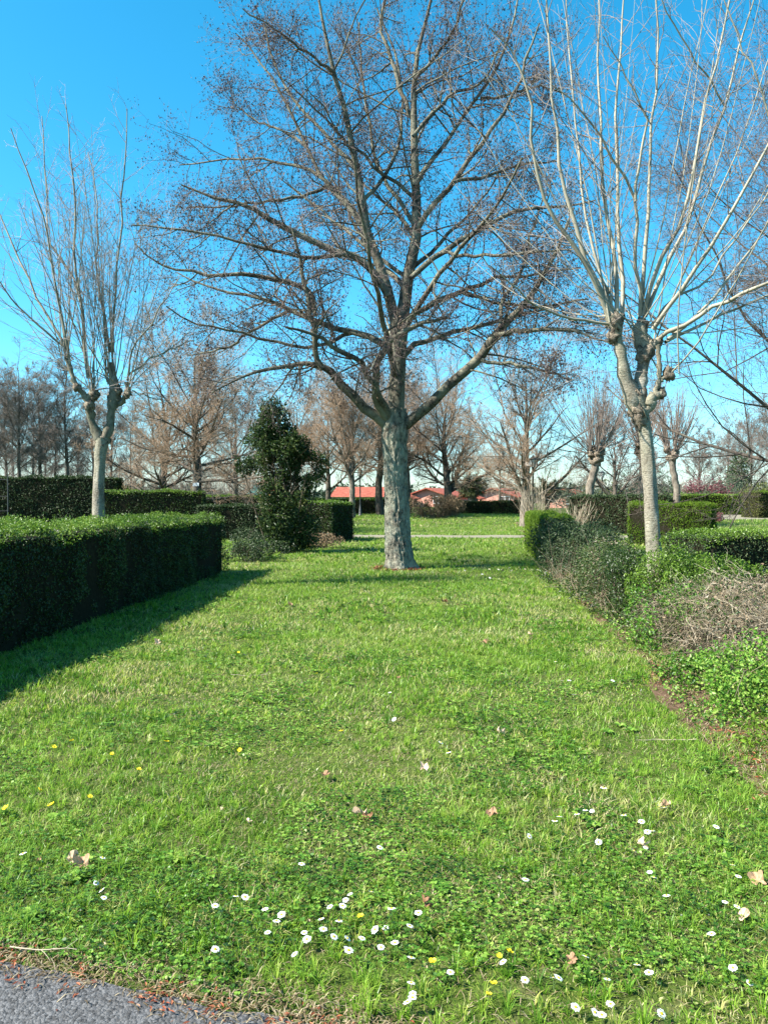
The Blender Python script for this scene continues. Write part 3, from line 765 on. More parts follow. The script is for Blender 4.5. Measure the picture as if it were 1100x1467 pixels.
limbs = [
 # leaders
 px([(567, 604, 27), (568, 560, 26), (569, 520, 25), (572, 470, 23), (581, 430, 20), (590, 370, 18), (597, 316, 16), (594, 250, 13), (591, 175, 11), (594, 113, 8), (603, 56, 6), (620, 0, 4), (628, -70, 2.5)], .3),
 px([(570, 500, 18), (560, 440, 17), (546, 389, 16), (529, 338, 14), (524, 304, 12), (507, 225, 10), (490, 141, 8), (475, 90, 6), (462, 50, 5), (456, -10, 3), (450, -60, 2)], -.6),
 # low left and curved limbs
 px([(556, 612, 17), (530, 590, 16), (496, 558, 14), (470, 533, 12), (440, 522, 8), (405, 527, 7), (370, 535, 5), (349, 541, 4), (304, 563, 2)], -1.2),
 px([(560, 606, 14), (545, 588, 14), (538, 563, 13), (539, 535, 12), (545, 512, 11), (560, 490, 9), (590, 470, 7), (640, 455, 4)], -1.6),
 px([(562, 612, 10), (553, 585, 10), (535, 550, 9), (515, 520, 8), (490, 505, 7), (450, 480, 5), (410, 470, 3)], -1.9),
 px([(462, 528, 9), (454, 505, 9), (450, 468, 8), (441, 425, 7), (432, 380, 5), (420, 330, 3)], -1.8, -1.1),
 px([(568, 520, 11), (546, 490, 11), (510, 477, 10), (473, 468, 9), (417, 445, 8), (372, 428, 6), (310, 417, 4), (255, 392, 2)], 1.2),
 px([(555, 425, 11), (541, 400, 12), (520, 378, 12), (496, 366, 11), (439, 344, 10), (394, 321, 9), (360, 299, 7), (310, 287, 5), (262, 268, 2.5)], -1.0, -.2),
 px([(452, 455, 8), (439, 417, 9), (400, 403, 8), (349, 395, 7), (281, 393, 5), (230, 378, 3), (195, 350, 2)], -.4, .4),
 px([(540, 372, 9), (520, 330, 9), (500, 300, 8), (470, 270, 6), (440, 215, 5), (405, 140, 4), (370, 90, 3), (340, 55, 2)], .8),
 px([(528, 330, 7), (500, 295, 7), (450, 250, 6), (380, 232, 4), (320, 235, 3), (260, 240, 2)], 1.8),
 px([(515, 250, 7), (490, 220, 6), (440, 170, 5), (400, 110, 4), (380, 40, 2.5)], 1.5, -.3),
 # right side
 px([(577, 612, 19), (586, 603, 18), (610, 584, 17), (631, 563, 16), (676, 524, 15), (700, 495, 14), (712, 476, 13), (744, 445, 10), (777, 394, 7), (800, 350, 5), (820, 300, 3)], -1.2),
 px([(708, 481, 8), (750, 474, 7), (800, 473, 5), (850, 485, 3), (890, 500, 2)], -2.4, -1.0),
 px([(690, 516, 6), (730, 523, 5), (772, 530, 4), (820, 545, 2)], -2.2, -1.0),
 px([(570, 520, 10), (590, 500, 10), (620, 485, 8), (687, 468, 7), (744, 451, 5), (800, 440, 3)], 1.6),
 px([(576, 460, 9), (610, 440, 9), (660, 420, 8), (710, 400, 6), (770, 395, 4), (830, 385, 2)], .8),
 px([(588, 400, 9), (630, 365, 9), (676, 338, 8), (743, 304, 6), (800, 300, 4), (850, 290, 2)], -.8),
 px([(598, 330, 9), (620, 300, 9), (648, 265, 8), (687, 208, 7), (721, 163, 5), (750, 100, 4), (770, 40, 2)], -1.4),
 px([(594, 270, 8), (615, 235, 8), (650, 190, 6), (700, 120, 5), (730, 50, 4), (745, -20, 2)], 1.3),
 px([(592, 180, 7), (569, 120, 7), (556, 80, 6), (546, 45, 5), (552, -10, 3)], .8, .2),
 px([(591, 200, 6), (620, 165, 6), (650, 140, 5), (690, 120, 4), (720, 60, 2)], .2),
 px([(520, 290, 7), (560, 240, 6), (575, 180, 5), (570, 100, 4), (540, 20, 3)], 1.8, -.2),
 px([(596, 330, 7), (570, 290, 7), (545, 250, 6), (530, 190, 5), (520, 120, 4), (515, 40, 3)], 2.4),
 px([(594, 120, 6), (620, 90, 5), (650, 50, 4), (670, -20, 3)], -.8, .2),
 px([(510, 477, 7), (470, 492, 6), (430, 498, 5), (350, 480, 4), (290, 468, 3), (240, 440, 2)], -1.2, .6),
 px([(496, 366, 7), (450, 372, 6), (400, 362, 5), (330, 345, 4), (250, 330, 3), (190, 325, 2)], -2.0, -.6),
 px([(470, 270, 6), (430, 285, 5), (390, 290, 4), (330, 300, 3), (270, 300, 2)], -.8, .6),
 px([(440, 215, 5), (400, 190, 4), (370, 180, 3), (335, 150, 2)], 1.6, .6),
 px([(480, 110, 5), (440, 80, 4), (400, 55, 3), (350, 20, 2)], -1.2, -.4),
 px([(417, 445, 6), (370, 470, 5), (320, 500, 4), (270, 510, 2)], 2.2, 1.0),
 px([(630, 365, 6), (680, 370, 5), (740, 365, 4), (820, 360, 2)], -2.2, -.4),
 px([(648, 265, 6), (700, 255, 5), (750, 240, 4), (800, 235, 2)], .8, -.8),
 px([(687, 146, 5), (730, 140, 4), (770, 130, 3), (810, 140, 2)], 1.6, .9),
 px([(660, 420, 6), (710, 435, 5), (770, 440, 4), (840, 430, 2)], -1.6, .4),
 px([(715, 470, 7), (720, 430, 6), (745, 390, 5), (760, 340, 4), (780, 280, 2)], .5, -1),
]
# limbs that come towards the camera and go away from it
for (z, az, L, r, el) in [(4.3, -95, 5.0, .085, 32), (5.2, -60, 4.8, .08, 35), (4.6, 85, 5.2, .09, 30), (6.3, 125, 5, .08, 36),
                          (7.4, 95, 4.4, .065, 42), (8.4, 200, 3.8, .055, 44), (9.2, 100, 3.4, .045, 50), (6.8, 20, 4.6, .06, 34), (6.6, 165, 4.8, .06, 34)]:
    lead = limbs[0]; kk = np.argmin(np.abs(lead[:, 2] - z)); s = lead[kk, :3].copy(); s[2] = z
    s[0] = np.interp(z, lead[:, 2], lead[:, 0])
    d = np.array([[math.cos(math.radians(az)) * math.cos(math.radians(el)), math.sin(math.radians(az)) * math.cos(math.radians(el)), math.sin(math.radians(el))]])
    P, R = grow(rng, s[None], d, np.array([L]), np.array([r]), 9, .03, .07, .25)
    limbs.append(np.concatenate([P[0], R[0][:, None]], 1))
K1 = 14
LP = []; LR = []
for l in limbs:
    q = resample(l, K1, rng, .02)
    LP.append(q[:, :3]); LR.append(np.clip(q[:, 3] * .88, .009, 1))
LP = np.array(LP); LR = np.array(LR)
la = Acc(); tubes(la, LP, LR, 10)
# branch levels
P2, R2 = spawn(rng, LP, LR, 12, .2, (38, 80), (.22, .44), .5, 7, -.005, .15, .35, rmin=.009, rmax=.024)
P3, R3 = spawn(rng, np.concatenate([P2]), R2, 8, .12, (30, 70), (.35, .6), .6, 6, .01, .18, .4, rmin=.0030, rmax=.008)
P3b, R3b = spawn(rng, LP, LR, 10, .35, (40, 80), None, .3, 6, .05, .17, .4, Labs=(.5, 1.3), rmin=.0030, rmax=.008)
P3 = np.concatenate([P3, P3b]); R3 = np.concatenate([R3, R3b])
P4, R4 = spawn(rng, P3, R3, 6, .05, (30, 75), None, .6, 5, .03, .22, .5, Labs=(.2, .55), rmin=.0020, rmax=.0030)
tubes(la, P2, R2, 5)
ta.build('trunk', M['bark_alder'], TREE)
la.build('limbs', M['limb_alder'], TREE)
ca = Acc()
tubes(ca, P3, R3, 3); tubes(ca, P4, R4, 3)
ca.build('crown', M['twig_alder'], TREE)
def cones(P4, rng, n_per, size, name, parent, mat, hang=.3):
    idx = np.repeat(np.arange(len(P4)), n_per)
    t = rng.uniform(.35, 1, len(idx)) * (P4.shape[1] - 1) * .999
    k = t.astype(int); f = (t - k)[:, None]
    c = P4[idx, k] * (1 - f) + P4[idx, k + 1] * f + rng.normal(0, .005, (len(idx), 3))
    s = size * rng.uniform(.6, 1.3, len(idx))[:, None]
    d = unit(rng.normal(0, .5, (len(idx), 3)) + np.array([0, 0, -hang * 3]))
    u = unit(np.cross(d, rng.normal(0, 1, (len(idx), 3)))); v = np.cross(d, u)
    V = np.stack([c, c + d * s + u * s * .55, c + d * s - u * s * .28 + v * s * .48, c + d * s - u * s * .28 - v * s * .48, c + d * s * 2.2], 1).reshape(-1, 3)
    i = np.arange(len(idx))[:, None] * 5
    F_ = np.concatenate([i + f for f in ([0, 1, 2], [0, 2, 3], [0, 3, 1], [4, 2, 1], [4, 3, 2], [4, 1, 3])], 0)
    a = Acc(); a.add(V, t=F_, tint=np.repeat(rng.uniform(0, 1, len(idx)) ** 1.5, 5))
    return a.build(name, mat, parent, smooth=False)
cones(P4, rng, 2, .021, 'cones', TREE, M['cone'])
FOOT.append((base[0] - .01, base[1], base[0] + .01, base[1], .33))

# ------------------------------------------------------------------ pollarded plane trees
def burl(acc, c, r, rng, sq=(1, 1, 1)):
    u = np.linspace(0, np.pi, 11)[:, None]; v = np.linspace(0, 2 * np.pi, 15)[:-1][None]
    d = np.stack([np.sin(u) * np.cos(v), np.sin(u) * np.sin(v), np.cos(u) + 0 * v], -1)
    f = d.reshape(-1, 3)
    rr = r * (1 + .9 * (vn3(f * 2 + rng.uniform(0, 50), 1.3, 3) - .5) + .7 * (vn3(f * 5 + rng.uniform(0, 50), 1.2, 4) - .5))
    V = f * rr[:, None] * np.asarray(sq) + np.asarray(c)
    k = np.arange(10 * 14); i = k // 14; j = k % 14
    acc.add(V, q=np.stack([i * 14 + j, (i + 1) * 14 + j, (i + 1) * 14 + (j + 1) % 14, i * 14 + (j + 1) % 14], 1))
def pollard(label, base, D, trunk, forks, burls, tips, traced, seed, H, nsh, twn=9, shoot_r=.02, lean=(0, 0), mats=('plane_trunk', 'plane_shoot', 'plane_twig'), spread=.5, lowtw=4, limbm=None, ws=1.0):
    rng = RS(seed)
    def pxs(pts, dy=0, dy0=0):
        n = len(pts)
        return np.array([[*W(p[0], p[1], D + dy0 + (dy - dy0) * k / (n - 1)), p[2] / F * D / 2] for k, p in enumerate(pts)])
    root = thing('pollard_tree', label, 'tree', base)
    FOOT.append((base[0] - .01, base[1], base[0] + .01, base[1], .16))
    ta = Acc()
    t = pxs(trunk); t[0, 2] = base[2] - .05
    q = resample(t, 60); n = 28
    th = np.arange(n) / n * 2 * np.pi
    rr = q[:, 3:4] + np.exp(-(q[:, 2:3] - base[2]) / .12) * .05
    cyl_ = np.stack([(np.cos(th)[None] * 1.5 + 0 * rr).ravel(), (np.sin(th)[None] * 1.5 + 0 * rr).ravel(), (q[:, 2:3] * 2.4 + 0 * rr * th[None]).ravel()], 1)
    rr = rr * (1 + .26 * (vn3(cyl_, 1.0, seed).reshape(60, n) - .5) + .14 * (vn3(cyl_, 3.0, seed).reshape(60, n) - .5))
    V = np.stack([q[:, 0:1] + np.cos(th)[None] * rr, q[:, 1:2] + np.sin(th)[None] * rr, q[:, 2:3] + 0 * rr], -1).reshape(-1, 3)
    k = np.arange(59 * n); i = k // n; j = k % n
    ta.add(V, q=np.stack([i * n + j, i * n + (j + 1) % n, (i + 1) * n + (j + 1) % n, (i + 1) * n + j], 1))
    fa = Acc()
    for (f, dy, dy0) in forks:
        fq = resample(pxs(f, dy, dy0), 14, rng, .008); tubes(fa, fq[:, :3], fq[:, 3] * (1 + .15 * rng.normal(0, 1, 14)), 12)
    ta.build('trunk', M[mats[0]], root)
    fa.build('limbs', M[limbm or mats[0]], root)
    for (bx, by, r, dy) in burls:
        ka = Acc(); burl(ka, W(bx, by, D + dy), r * .82 / F * D, rng, (1, 1, 1.35)); ka.build('knuckle', M['knuckle'], root)
    sa = Acc(); SP = []; SR = []
    Ks = 12
    for (pts, dy0, dy) in traced:
        q = resample(pxs(pts, dy, dy0), Ks, rng, .015); SP.append(q[:, :3]); SR.append(np.clip(q[:, 3] * ws, .005, 1))
    # untraced shoots on the knuckles
    for (tx, ty, dy, wgt, bias) in tips:
        m = int(nsh * wgt)
        s = np.repeat(W(tx, ty, D + dy)[None], m, 0) + rng.normal(0, .05, (m, 3))
        az = rng.uniform(0, 2 * np.pi, m)
        inc = np.abs(rng.normal(0, spread, m))
        d = np.stack([np.cos(az) * np.sin(inc) + bias, np.sin(az) * np.sin(inc), np.cos(inc)], 1)
        L = rng.uniform(.55, 1, m) * (H - (s[:, 2] - base[2])) * (1 - .25 * np.clip(inc, 0, 1.2))
        P, R = grow(rng, s, d, L, rng.uniform(.6, 1.1, m) * shoot_r, Ks, .055, .045, .25)
        SP += list(P); SR += list(R)
    SP = np.array(SP); SR = np.array(SR)
    tubes(sa, SP, SR, 6)
    P2, R2 = spawn(rng, SP, SR, twn, .2, (25, 60), (.10, .30), .5, 6, .035, .10, .4, rmin=.0034, rmax=.008)
    # thin low twigs
    s = np.array([W(tx, ty, D + dy) for (tx, ty, dy, _, _) in tips])
    s = np.repeat(s, lowtw, 0); m = len(s)
    az = rng.uniform(0, 2 * np.pi, m); d = np.stack([np.cos(az), np.sin(az), rng.uniform(-.1, .5, m)], 1)
    P5, R5 = grow(rng, s, d, rng.uniform(.8, 2.2, m), rng.uniform(.004, .008, m), 6, .04, .1, .4)
    P2 = np.concatenate([P2, P5]); R2 = np.concatenate([R2, R5])
    sa.build('shoots', M[mats[1]], root)
    ca = Acc()
    P3, R3 = spawn(rng, P2, R2, 4, .2, (25, 60), (.2, .55), .6, 4, .03, .12, .5, rmin=.0022, rmax=.0036)
    tubes(ca, P2, R2, 4); tubes(ca, P3, R3, 3)
    ca.build('crown', M[mats[2]], root)
    return root
def z1(x, y): return (700 + x * .3636, y * .3636)
def sh(pts, w0, w1):
    n = len(pts)
    return [(*z1(*p), w0 + (w1 - w0) * k / (n - 1)) for k, p in enumerate(pts)]
DR = 9.8
pollard('pale leaning pollarded tree with long straight bare shoots, right of the lawn', (W(941, 890, DR)[0], DR, float(gz(3.4, DR))), DR,
        [(943, 895, 25), (939, 830, 23), (936, 780, 21), (931, 700, 19), (926, 640, 19), (921, 610, 20), (915, 588, 25), (912, 570, 28)],
        [([(910, 585, 22), (900, 560, 20), (890, 525, 17), (884, 490, 16), (879, 466, 20), (873, 452, 17)], -.1, 0),
         ([(914, 585, 22), (917, 550, 18), (918, 525, 17), (921, 505, 19), (914, 480, 20), (916, 465, 20)], .1, 0),
         ([(918, 590, 18), (928, 585, 16), (934, 570, 14), (946, 565, 8)], -.12, -.05),
         ([(936, 570, 8), (942, 548, 8), (943, 522, 7), (940, 495, 6)], -.12, -.1),
         ([(942, 546, 6), (950, 540, 6), (956, 533, 9)], -.12, -.1),
         ([(921, 508, 15), (930, 497, 14), (940, 490, 10)], 0.05, .05)],
        [(909, 574, 16, 0), (914, 590, 14, -.03), (881, 462, 12, -.1), (921, 510, 13, .03), (928, 500, 11, .05), (914, 478, 12, .1), (947, 564, 7, -.1), (956, 536, 9, -.12), (905, 562, 10, -.04), (878, 482, 10, -.08), (942, 490, 7, .05), (918, 468, 11, .1), (917, 600, 13, -.03)],
        [(876, 455, -.1, 1, -.12), (918, 468, .1, 1.2, .05), (938, 492, .05, .6, .25), (957, 533, -.12, .35, .25)],
        [(sh([(470, 1260), (380, 1060), (290, 930), (215, 800), (170, 620), (155, 400), (100, 250), (0, 130)], 9, 2), -.1, -.8),
         (sh([(480, 1250), (380, 1030), (320, 860), (295, 750), (270, 560), (235, 340), (225, 100), (215, -120)], 9, 2), -.1, -.2),
         (sh([(500, 1250), (480, 1000), (455, 800), (440, 620), (430, 400), (425, 100), (420, -150)], 8, 2), -.1, .4),
         (sh([(520, 1250), (510, 1000), (495, 800), (490, 600), (500, 350), (515, 100), (520, -150)], 8, 2), .1, .9),
         (sh([(590, 1250), (572, 1000), (570, 780), (490, 670), (430, 560), (330, 430), (240, 350)], 7, 2), .1, -.6),
         (sh([(572, 800), (585, 650), (610, 480), (560, 380), (500, 260), (440, 160)], 5, 1.5), -.2, -.6),
         (sh([(595, 1220), (608, 1000), (618, 800), (622, 650), (640, 450), (655, 200), (655, -100)], 8, 2.5), .1, .3),
         (sh([(600, 1250), (660, 1050), (735, 900), (780, 740), (820, 540), (850, 350), (930, 50), (960, -120)], 8, 2), .1, -.5),
         (sh([(610, 1250), (690, 1060), (780, 880), (850, 650), (915, 440), (975, 200), (1040, -20)], 8, 2.5), .1, .6),
         (sh([(915, 430), (870, 340), (800, 250), (720, 120), (660, 20), (620, -80)], 4, 1.5), .45, -.1),
         (sh([(640, 1300), (720, 1190), (800, 1080), (900, 920), (1010, 720), (1100, 550), (1250, 300)], 8, 3), .05, -.9),
         (sh([(1100, 540), (1060, 380), (1000, 240), (940, 100), (880, -60)], 4, 1.5), -.6, -.8),
         (sh([(660, 1340), (760, 1280), (900, 1210), (1000, 1160), (1100, 1110), (1300, 1000)], 8, 4), .05, -1.2),
         (sh([(690, 1350), (800, 1290), (950, 1230), (1130, 1150), (1300, 1090)], 6, 3), .05, .9),
         (sh([(700, 1340), (800, 1260), (880, 1180), (980, 1050), (1060, 930), (1120, 830), (1200, 600)], 6, 2), -.1, .5),
         (sh([(640, 1290), (720, 1180), (830, 1130), (920, 1010), (1020, 870), (1100, 760), (1200, 640)], 5, 2), .1, 1.2),
         (sh([(470, 1280), (300, 1250), (180, 1200), (80, 1120), (0, 1050)], 5, 1.5), -.1, -1.0),
         (sh([(490, 1240), (430, 1060), (380, 900), (350, 640), (320, 350), (300, 50), (290, -100)], 6, 1.5), -.1, 1.0)],
        71, 9.6, 9, twn=12, shoot_r=.010, spread=.7, ws=.85)
DL = 13.5
def z8(pts, w0, w1):
    n = len(pts)
    return [(p[0] * .3409, 120 + p[1] * .3409, w0 + (w1 - w0) * k / (n - 1)) for k, p in enumerate(pts)]
pollard('olive-grey pollarded tree with upright bare shoots rising behind the long left hedge', (W(141, 800, DL)[0], DL, float(gz(-4.95, DL))), DL,
        [(140, 830, 19), (141, 760, 18), (142, 700, 15), (144, 660, 15), (147, 638, 18), (148, 628, 18)],
        [([(146, 632, 14), (136, 612, 13), (131, 595, 12), (129, 578, 13), (134, 560, 10)], -.1, 0),
         ([(130, 580, 8), (118, 562, 8), (110, 550, 7), (103, 530, 6), (97, 512, 6)], -.2, -.1),
         ([(150, 632, 14), (158, 610, 13), (161, 590, 13), (164, 572, 14), (164, 550, 12), (161, 520, 7)], .1, 0),
         ([(163, 584, 7), (178, 574, 7), (184, 562, 7), (182, 548, 5)], 0, .1)],
        [(130, 580, 9, -.1), (136, 566, 8, -.1), (164, 570, 11, .1), (110, 556, 5, -.2), (185, 564, 6, 0), (98, 515, 4, -.2), (161, 500, 5, .1), (147, 634, 11, 0), (170, 560, 7, .05)],
        [(134, 560, -.1, .8, -.08), (98, 512, -.2, .5, -.2), (163, 548, .1, 1.1, .05), (184, 556, 0, .35, .25)],
        [(z8([(375, 1240), (360, 1050), (340, 900), (285, 760), (215, 680), (205, 400), (190, 150)], 6, 1.5), -.1, .3),
         (z8([(370, 1200), (350, 900), (325, 700), (320, 400), (290, 100)], 6, 1.5), -.1, -.5),
         (z8([(300, 1180), (270, 1000), (235, 800), (200, 600), (130, 400), (60, 200)], 5, 1.5), -.2, -.8),
         (z8([(290, 1120), (200, 970), (120, 800), (40, 620), (-20, 480), (-80, 300)], 5, 1.5), -.2, .5),
         (z8([(280, 1110), (180, 1030), (80, 930), (0, 830), (-100, 700)], 4, 1.5), -.2, -.6),
         (z8([(470, 1130), (440, 950), (410, 750), (420, 500), (380, 300)], 5, 1.5), .1, .6),
         (z8([(480, 1130), (490, 900), (520, 600), (530, 350), (545, 120)], 5, 1.5), .1, -.3),
         (z8([(540, 1250), (560, 1130), (620, 1040), (680, 940), (760, 820)], 4, 1.5), 0, -.5),
         (z8([(540, 1230), (640, 1160), (740, 1110), (820, 1080)], 4, 1.5), 0, .3),
         (z8([(560, 1290), (640, 1320), (720, 1340)], 3, 1), 0, .2)],
        72, 8.2, 21, twn=13, shoot_r=.011, spread=.42, mats=('plane_trunk', 'left_shoot', 'left_twig'), limbm='plane_dark', ws=.8)

# ------------------------------------------------------------------ background trees
def gtree(label, base, H, Rc, tr, fork, seed, bark, twig, limbs=13, el=(25, 65), lean=0.0, dens=1.0, group=None, name='bare_tree', split=None, twr=.009, upb=.05, start=None):
    rng = RS(seed)
    base = np.array(base, float)
    root = thing(name, label, 'tree', base, group)
    ta = Acc(); ca = Acc()
    top = base + np.array([lean * H, rng.normal(0, .2), H * .9])
    pts = [base - [0, 0, .1], base + [lean * fork * .5 + rng.normal(0, .05), 0, fork * .5], base + [lean * fork, 0, fork], base + [lean * H * .55 + rng.normal(0, .15), rng.normal(0, .2), H * .6], top]
    q = resample([[*p, r] for p, r in zip(pts, [tr * 1.25, tr * .95, tr * .85, tr * .4, tr * .08])], 24, rng, .02)
    tubes(ta, q[:, :3], np.clip(q[:, 3], .01, 9), 12)
    st = []; dd = []; Ls = []; rs = []
    for k in range(limbs):
        t = (k + rng.uniform(0, .8)) / limbs
        z = fork * .85 + (H * .75 - fork) * t ** 1.2 if start is None else start + (H * .75 - start) * t ** 1.2
        i = np.argmin(np.abs(q[:, 2] - base[2] - z)); s = q[i, :3]
        az = k * 2.399 + rng.normal(0, .3)
        e = math.radians(el[0] + (el[1] - el[0]) * t + rng.normal(0, 5))
        st.append(s); dd.append([math.cos(az) * math.cos(e), math.sin(az) * math.cos(e), math.sin(e)])
        Ls.append(Rc / max(math.cos(e), .45) * (1 - .45 * t) * rng.uniform(.85, 1.1)); rs.append(max(q[i, 3] * .42, tr * .15))
    if split:
        for (az, e, L, r) in split:
            i = np.argmin(np.abs(q[:, 2] - base[2] - fork * .8)); st.append(q[i, :3]); az = math.radians(az); e = math.radians(e)
            dd.append([math.cos(az) * math.cos(e), math.sin(az) * math.cos(e), math.sin(e)]); Ls.append(L); rs.append(r)
    P1, R1 = grow(rng, np.array(st), np.array(dd, float), np.array(Ls), np.array(rs), 9, .035, .09, .25)
    P1 = np.concatenate([P1, resample(q[10:, :3], 9)[None]]); R1 = np.concatenate([R1, np.linspace(tr * .4, .02, 9)[None]])
    tubes(ta, P1[:-1], R1[:-1], 6)
    P2, R2 = spawn(rng, P1, R1, int(13 * dens), .12, (30, 70), (.28, .52), .5, 6, upb, .13, .4, rmin=twr * 1.6, rmax=.05)
    P3, R3 = spawn(rng, P2, R2, 8, .1, (25, 65), (.3, .6), .5, 5, upb, .14, .5, rmin=twr, rmax=twr * 1.4)
    P4, R4 = spawn(rng, P3, R3, 7, .1, (25, 65), (.35, .8), .6, 4, upb, .14, .6, rmin=twr * .7, rmax=twr * .9)
    tubes(ta, P2, R2, 4)
    tubes(ca, P3, R3, 3); tubes(ca, P4, R4, 3)
    ta.build('trunk', M[bark], root); ca.build('crown', M[twig], root)
    return root, P4
def gp(px_, D): x = (px_ - 550) / F * D; return (x, D, float(gz(x, D)))

# off-frame tree on the right whose boughs reach in
r2, tw = gtree('spreading bare tree mostly beyond the right edge, its boughs reaching in over the hedges', gp(1185, 22.5), 13, 8.0, .2, 2.6, 201, 'far_bark', 'twig_alder', limbs=22, el=(20, 62), dens=1.5, twr=.005, upb=.03, name='alder_tree')
cones(tw[::2], RS(5), 2, .02, 'cones', r2, M['cone'])
g = 'bare trees on the far lawns'
gtree('bare tree with a dark trunk and white tag behind the left pollard', gp(283, 36), 9.2, 4.2, .24, 2.9, 202, 'far_bark', 'tan_twig', limbs=15, el=(5, 60), dens=1.1, group=g, twr=.007)
gtree('low spreading brown tree between the left pollard and the tree with the white tag', gp(232, 42), 8, 4.8, .26, 1.6, 203, 'far_bark', 'tan_twig', limbs=16, el=(12, 62), dens=1.2, group=g, twr=.008)
gtree('tan bare tree with twin slim pale trunks between the evergreen shrub and the big trunk', gp(504, 52), 9.0, 3.6, .20, 2.8, 204, 'far_bark_pale', 'tan_twig', limbs=16, el=(30, 72), dens=1.25, group=g, split=[(185, 68, 4.5, .14)])
gtree('bare tree just left of the slim twin-trunked one, beside the evergreen shrub', gp(470, 56), 8.4, 3.4, .2, 2.3, 205, 'far_bark', 'tan_twig', limbs=13, el=(25, 65), dens=1.1, group=g)
gtree('dark straight-trunked bare tree immediately left of the big trunk', gp(545, 57), 10, 4.6, .27, 3.6, 206, 'far_bark', 'grey_twig', limbs=15, el=(10, 62), dens=1.1, group=g)
gtree('bare tree forking low into two trunks in front of the far hedge', gp(641, 56), 9.6, 5.0, .32, 2.0, 207, 'far_bark', 'tan_twig', limbs=16, el=(18, 65), dens=1.3, group=g, split=[(10, 50, 4.6, .2)])
gtree('many-limbed bare tree with a white tag, beside the tall lamp', gp(753, 42), 8.6, 4.3, .3, 1.7, 208, 'far_bark_pale', 'tan_twig', limbs=14, el=(22, 62), dens=1.2, group=g, split=[(180, 58, 4.5, .13)], twr=.007)
gtree('small bare tree with two wide boughs between the two short pollards', gp(880, 48), 6.4, 3.0, .16, 1.6, 209, 'far_bark', 'grey_twig', limbs=10, el=(30, 65), dens=.7, group=g, split=[(170, 42, 3.8, .13), (20, 40, 2.8, .10)])
gtree('pale bare tree far behind between the red-roofed bungalows', gp(716, 75), 7.5, 2.2, .12, 2.5, 210, 'far_bark', 'grey_twig', limbs=9, el=(45, 75), dens=.6, group=g)
gtree('tall tan bare tree standing right behind the big trunk', gp(583, 68), 10.5, 5, .25, 4, 211, 'far_bark', 'tan_twig', limbs=14, el=(25, 65), dens=1.1, group=g)
gtree('dull brown bare tree rising behind the evergreen shrub', gp(425, 66), 10, 5, .25, 3, 213, 'far_bark', 'tan_twig', limbs=14, el=(25, 65), dens=1.0, group=g)
gtree('grey bare tree behind the evergreen shrub on the left, over the low far hedge', gp(338, 58), 9, 4.5, .22, 2.6, 214, 'far_bark', 'grey_twig', limbs=13, el=(18, 65), dens=1.0, group=g)

# small far pollards: knob head and a fan of shoots
def small_pollard(label, base, hk, H, tr, seed, n=70, spread=.55, kr=.35):
    rng = RS(seed)
    base = np.array(base, float)
    root = thing('pollard_tree', label, 'tree', base, 'short pollards with knobbly heads on the right')
    ta = Acc()
    k0 = base + [rng.normal(0, .25), 0, hk]
    q = resample([[*base, tr * 1.2], [*(base + (k0 - base) * .5 + [rng.normal(0, .12), 0, 0]), tr], [*(k0 - [0, 0, .3]), tr * .95], [*k0, tr * 1.3]], 20, rng, .015)
    tubes(ta, q[:, :3], q[:, 3], 12)
    ka = Acc(); tips = []
    for k in range(7):
        az = k * 2.4; r = kr * rng.uniform(.5, 1.1)
        tip = k0 + [math.cos(az) * r, math.sin(az) * r, rng.uniform(.2, .8) * kr * 2]
        f = resample([[*(k0 - [0, 0, .2]), tr * .8], [*((k0 + tip) / 2 + [0, 0, -.05]), tr * .6], [*tip, tr * .5]], 6)
        tubes(ta, f[:, :3], f[:, 3], 8); burl(ka, tip, tr * .85, rng); tips.append(tip)
    burl(ka, k0, tr * 1.5, rng)
    ta.build('trunk', M['far_bark_pale'], root); ka.build('knuckles', M['knuckle'], root)
    tips = np.array(tips); s = tips[rng.randint(0, 7, n)]
    az = np.arctan2(s[:, 1] - k0[1], s[:, 0] - k0[0]) + rng.normal(0, .6, n); inc = np.abs(rng.normal(.15, spread, n))
    d = np.stack([np.cos(az) * np.sin(inc), np.sin(az) * np.sin(inc), np.cos(inc)], 1)
    P, R = grow(rng, s, d, rng.uniform(.5, 1, n) * (H - hk), rng.uniform(.014, .026, n), 9, .04, .05, .35)
    sa = Acc(); tubes(sa, P, R, 4)
    P2, R2 = spawn(rng, P, R, 7, .25, (18, 45), (.15, .35), .5, 5, .04, .08, .5, rmin=.006, rmax=.01)
    tubes(sa, P2, R2, 3)
    sa.build('shoots', M['grey_twig'], root)
small_pollard('stout short pollard with a knobbly head behind the laurel hedge', gp(846, 40), 3.6, 8.4, .22, 301, 100)
small_pollard('short pollard partly hidden behind the leaning pale trunk', gp(913, 42), 3.9, 8.2, .22, 302, 80)
small_pollard('slim short pollard rising behind the bright cypress hedge', gp(969, 34), 3.4, 6.6, .15, 303, 80, kr=.25)

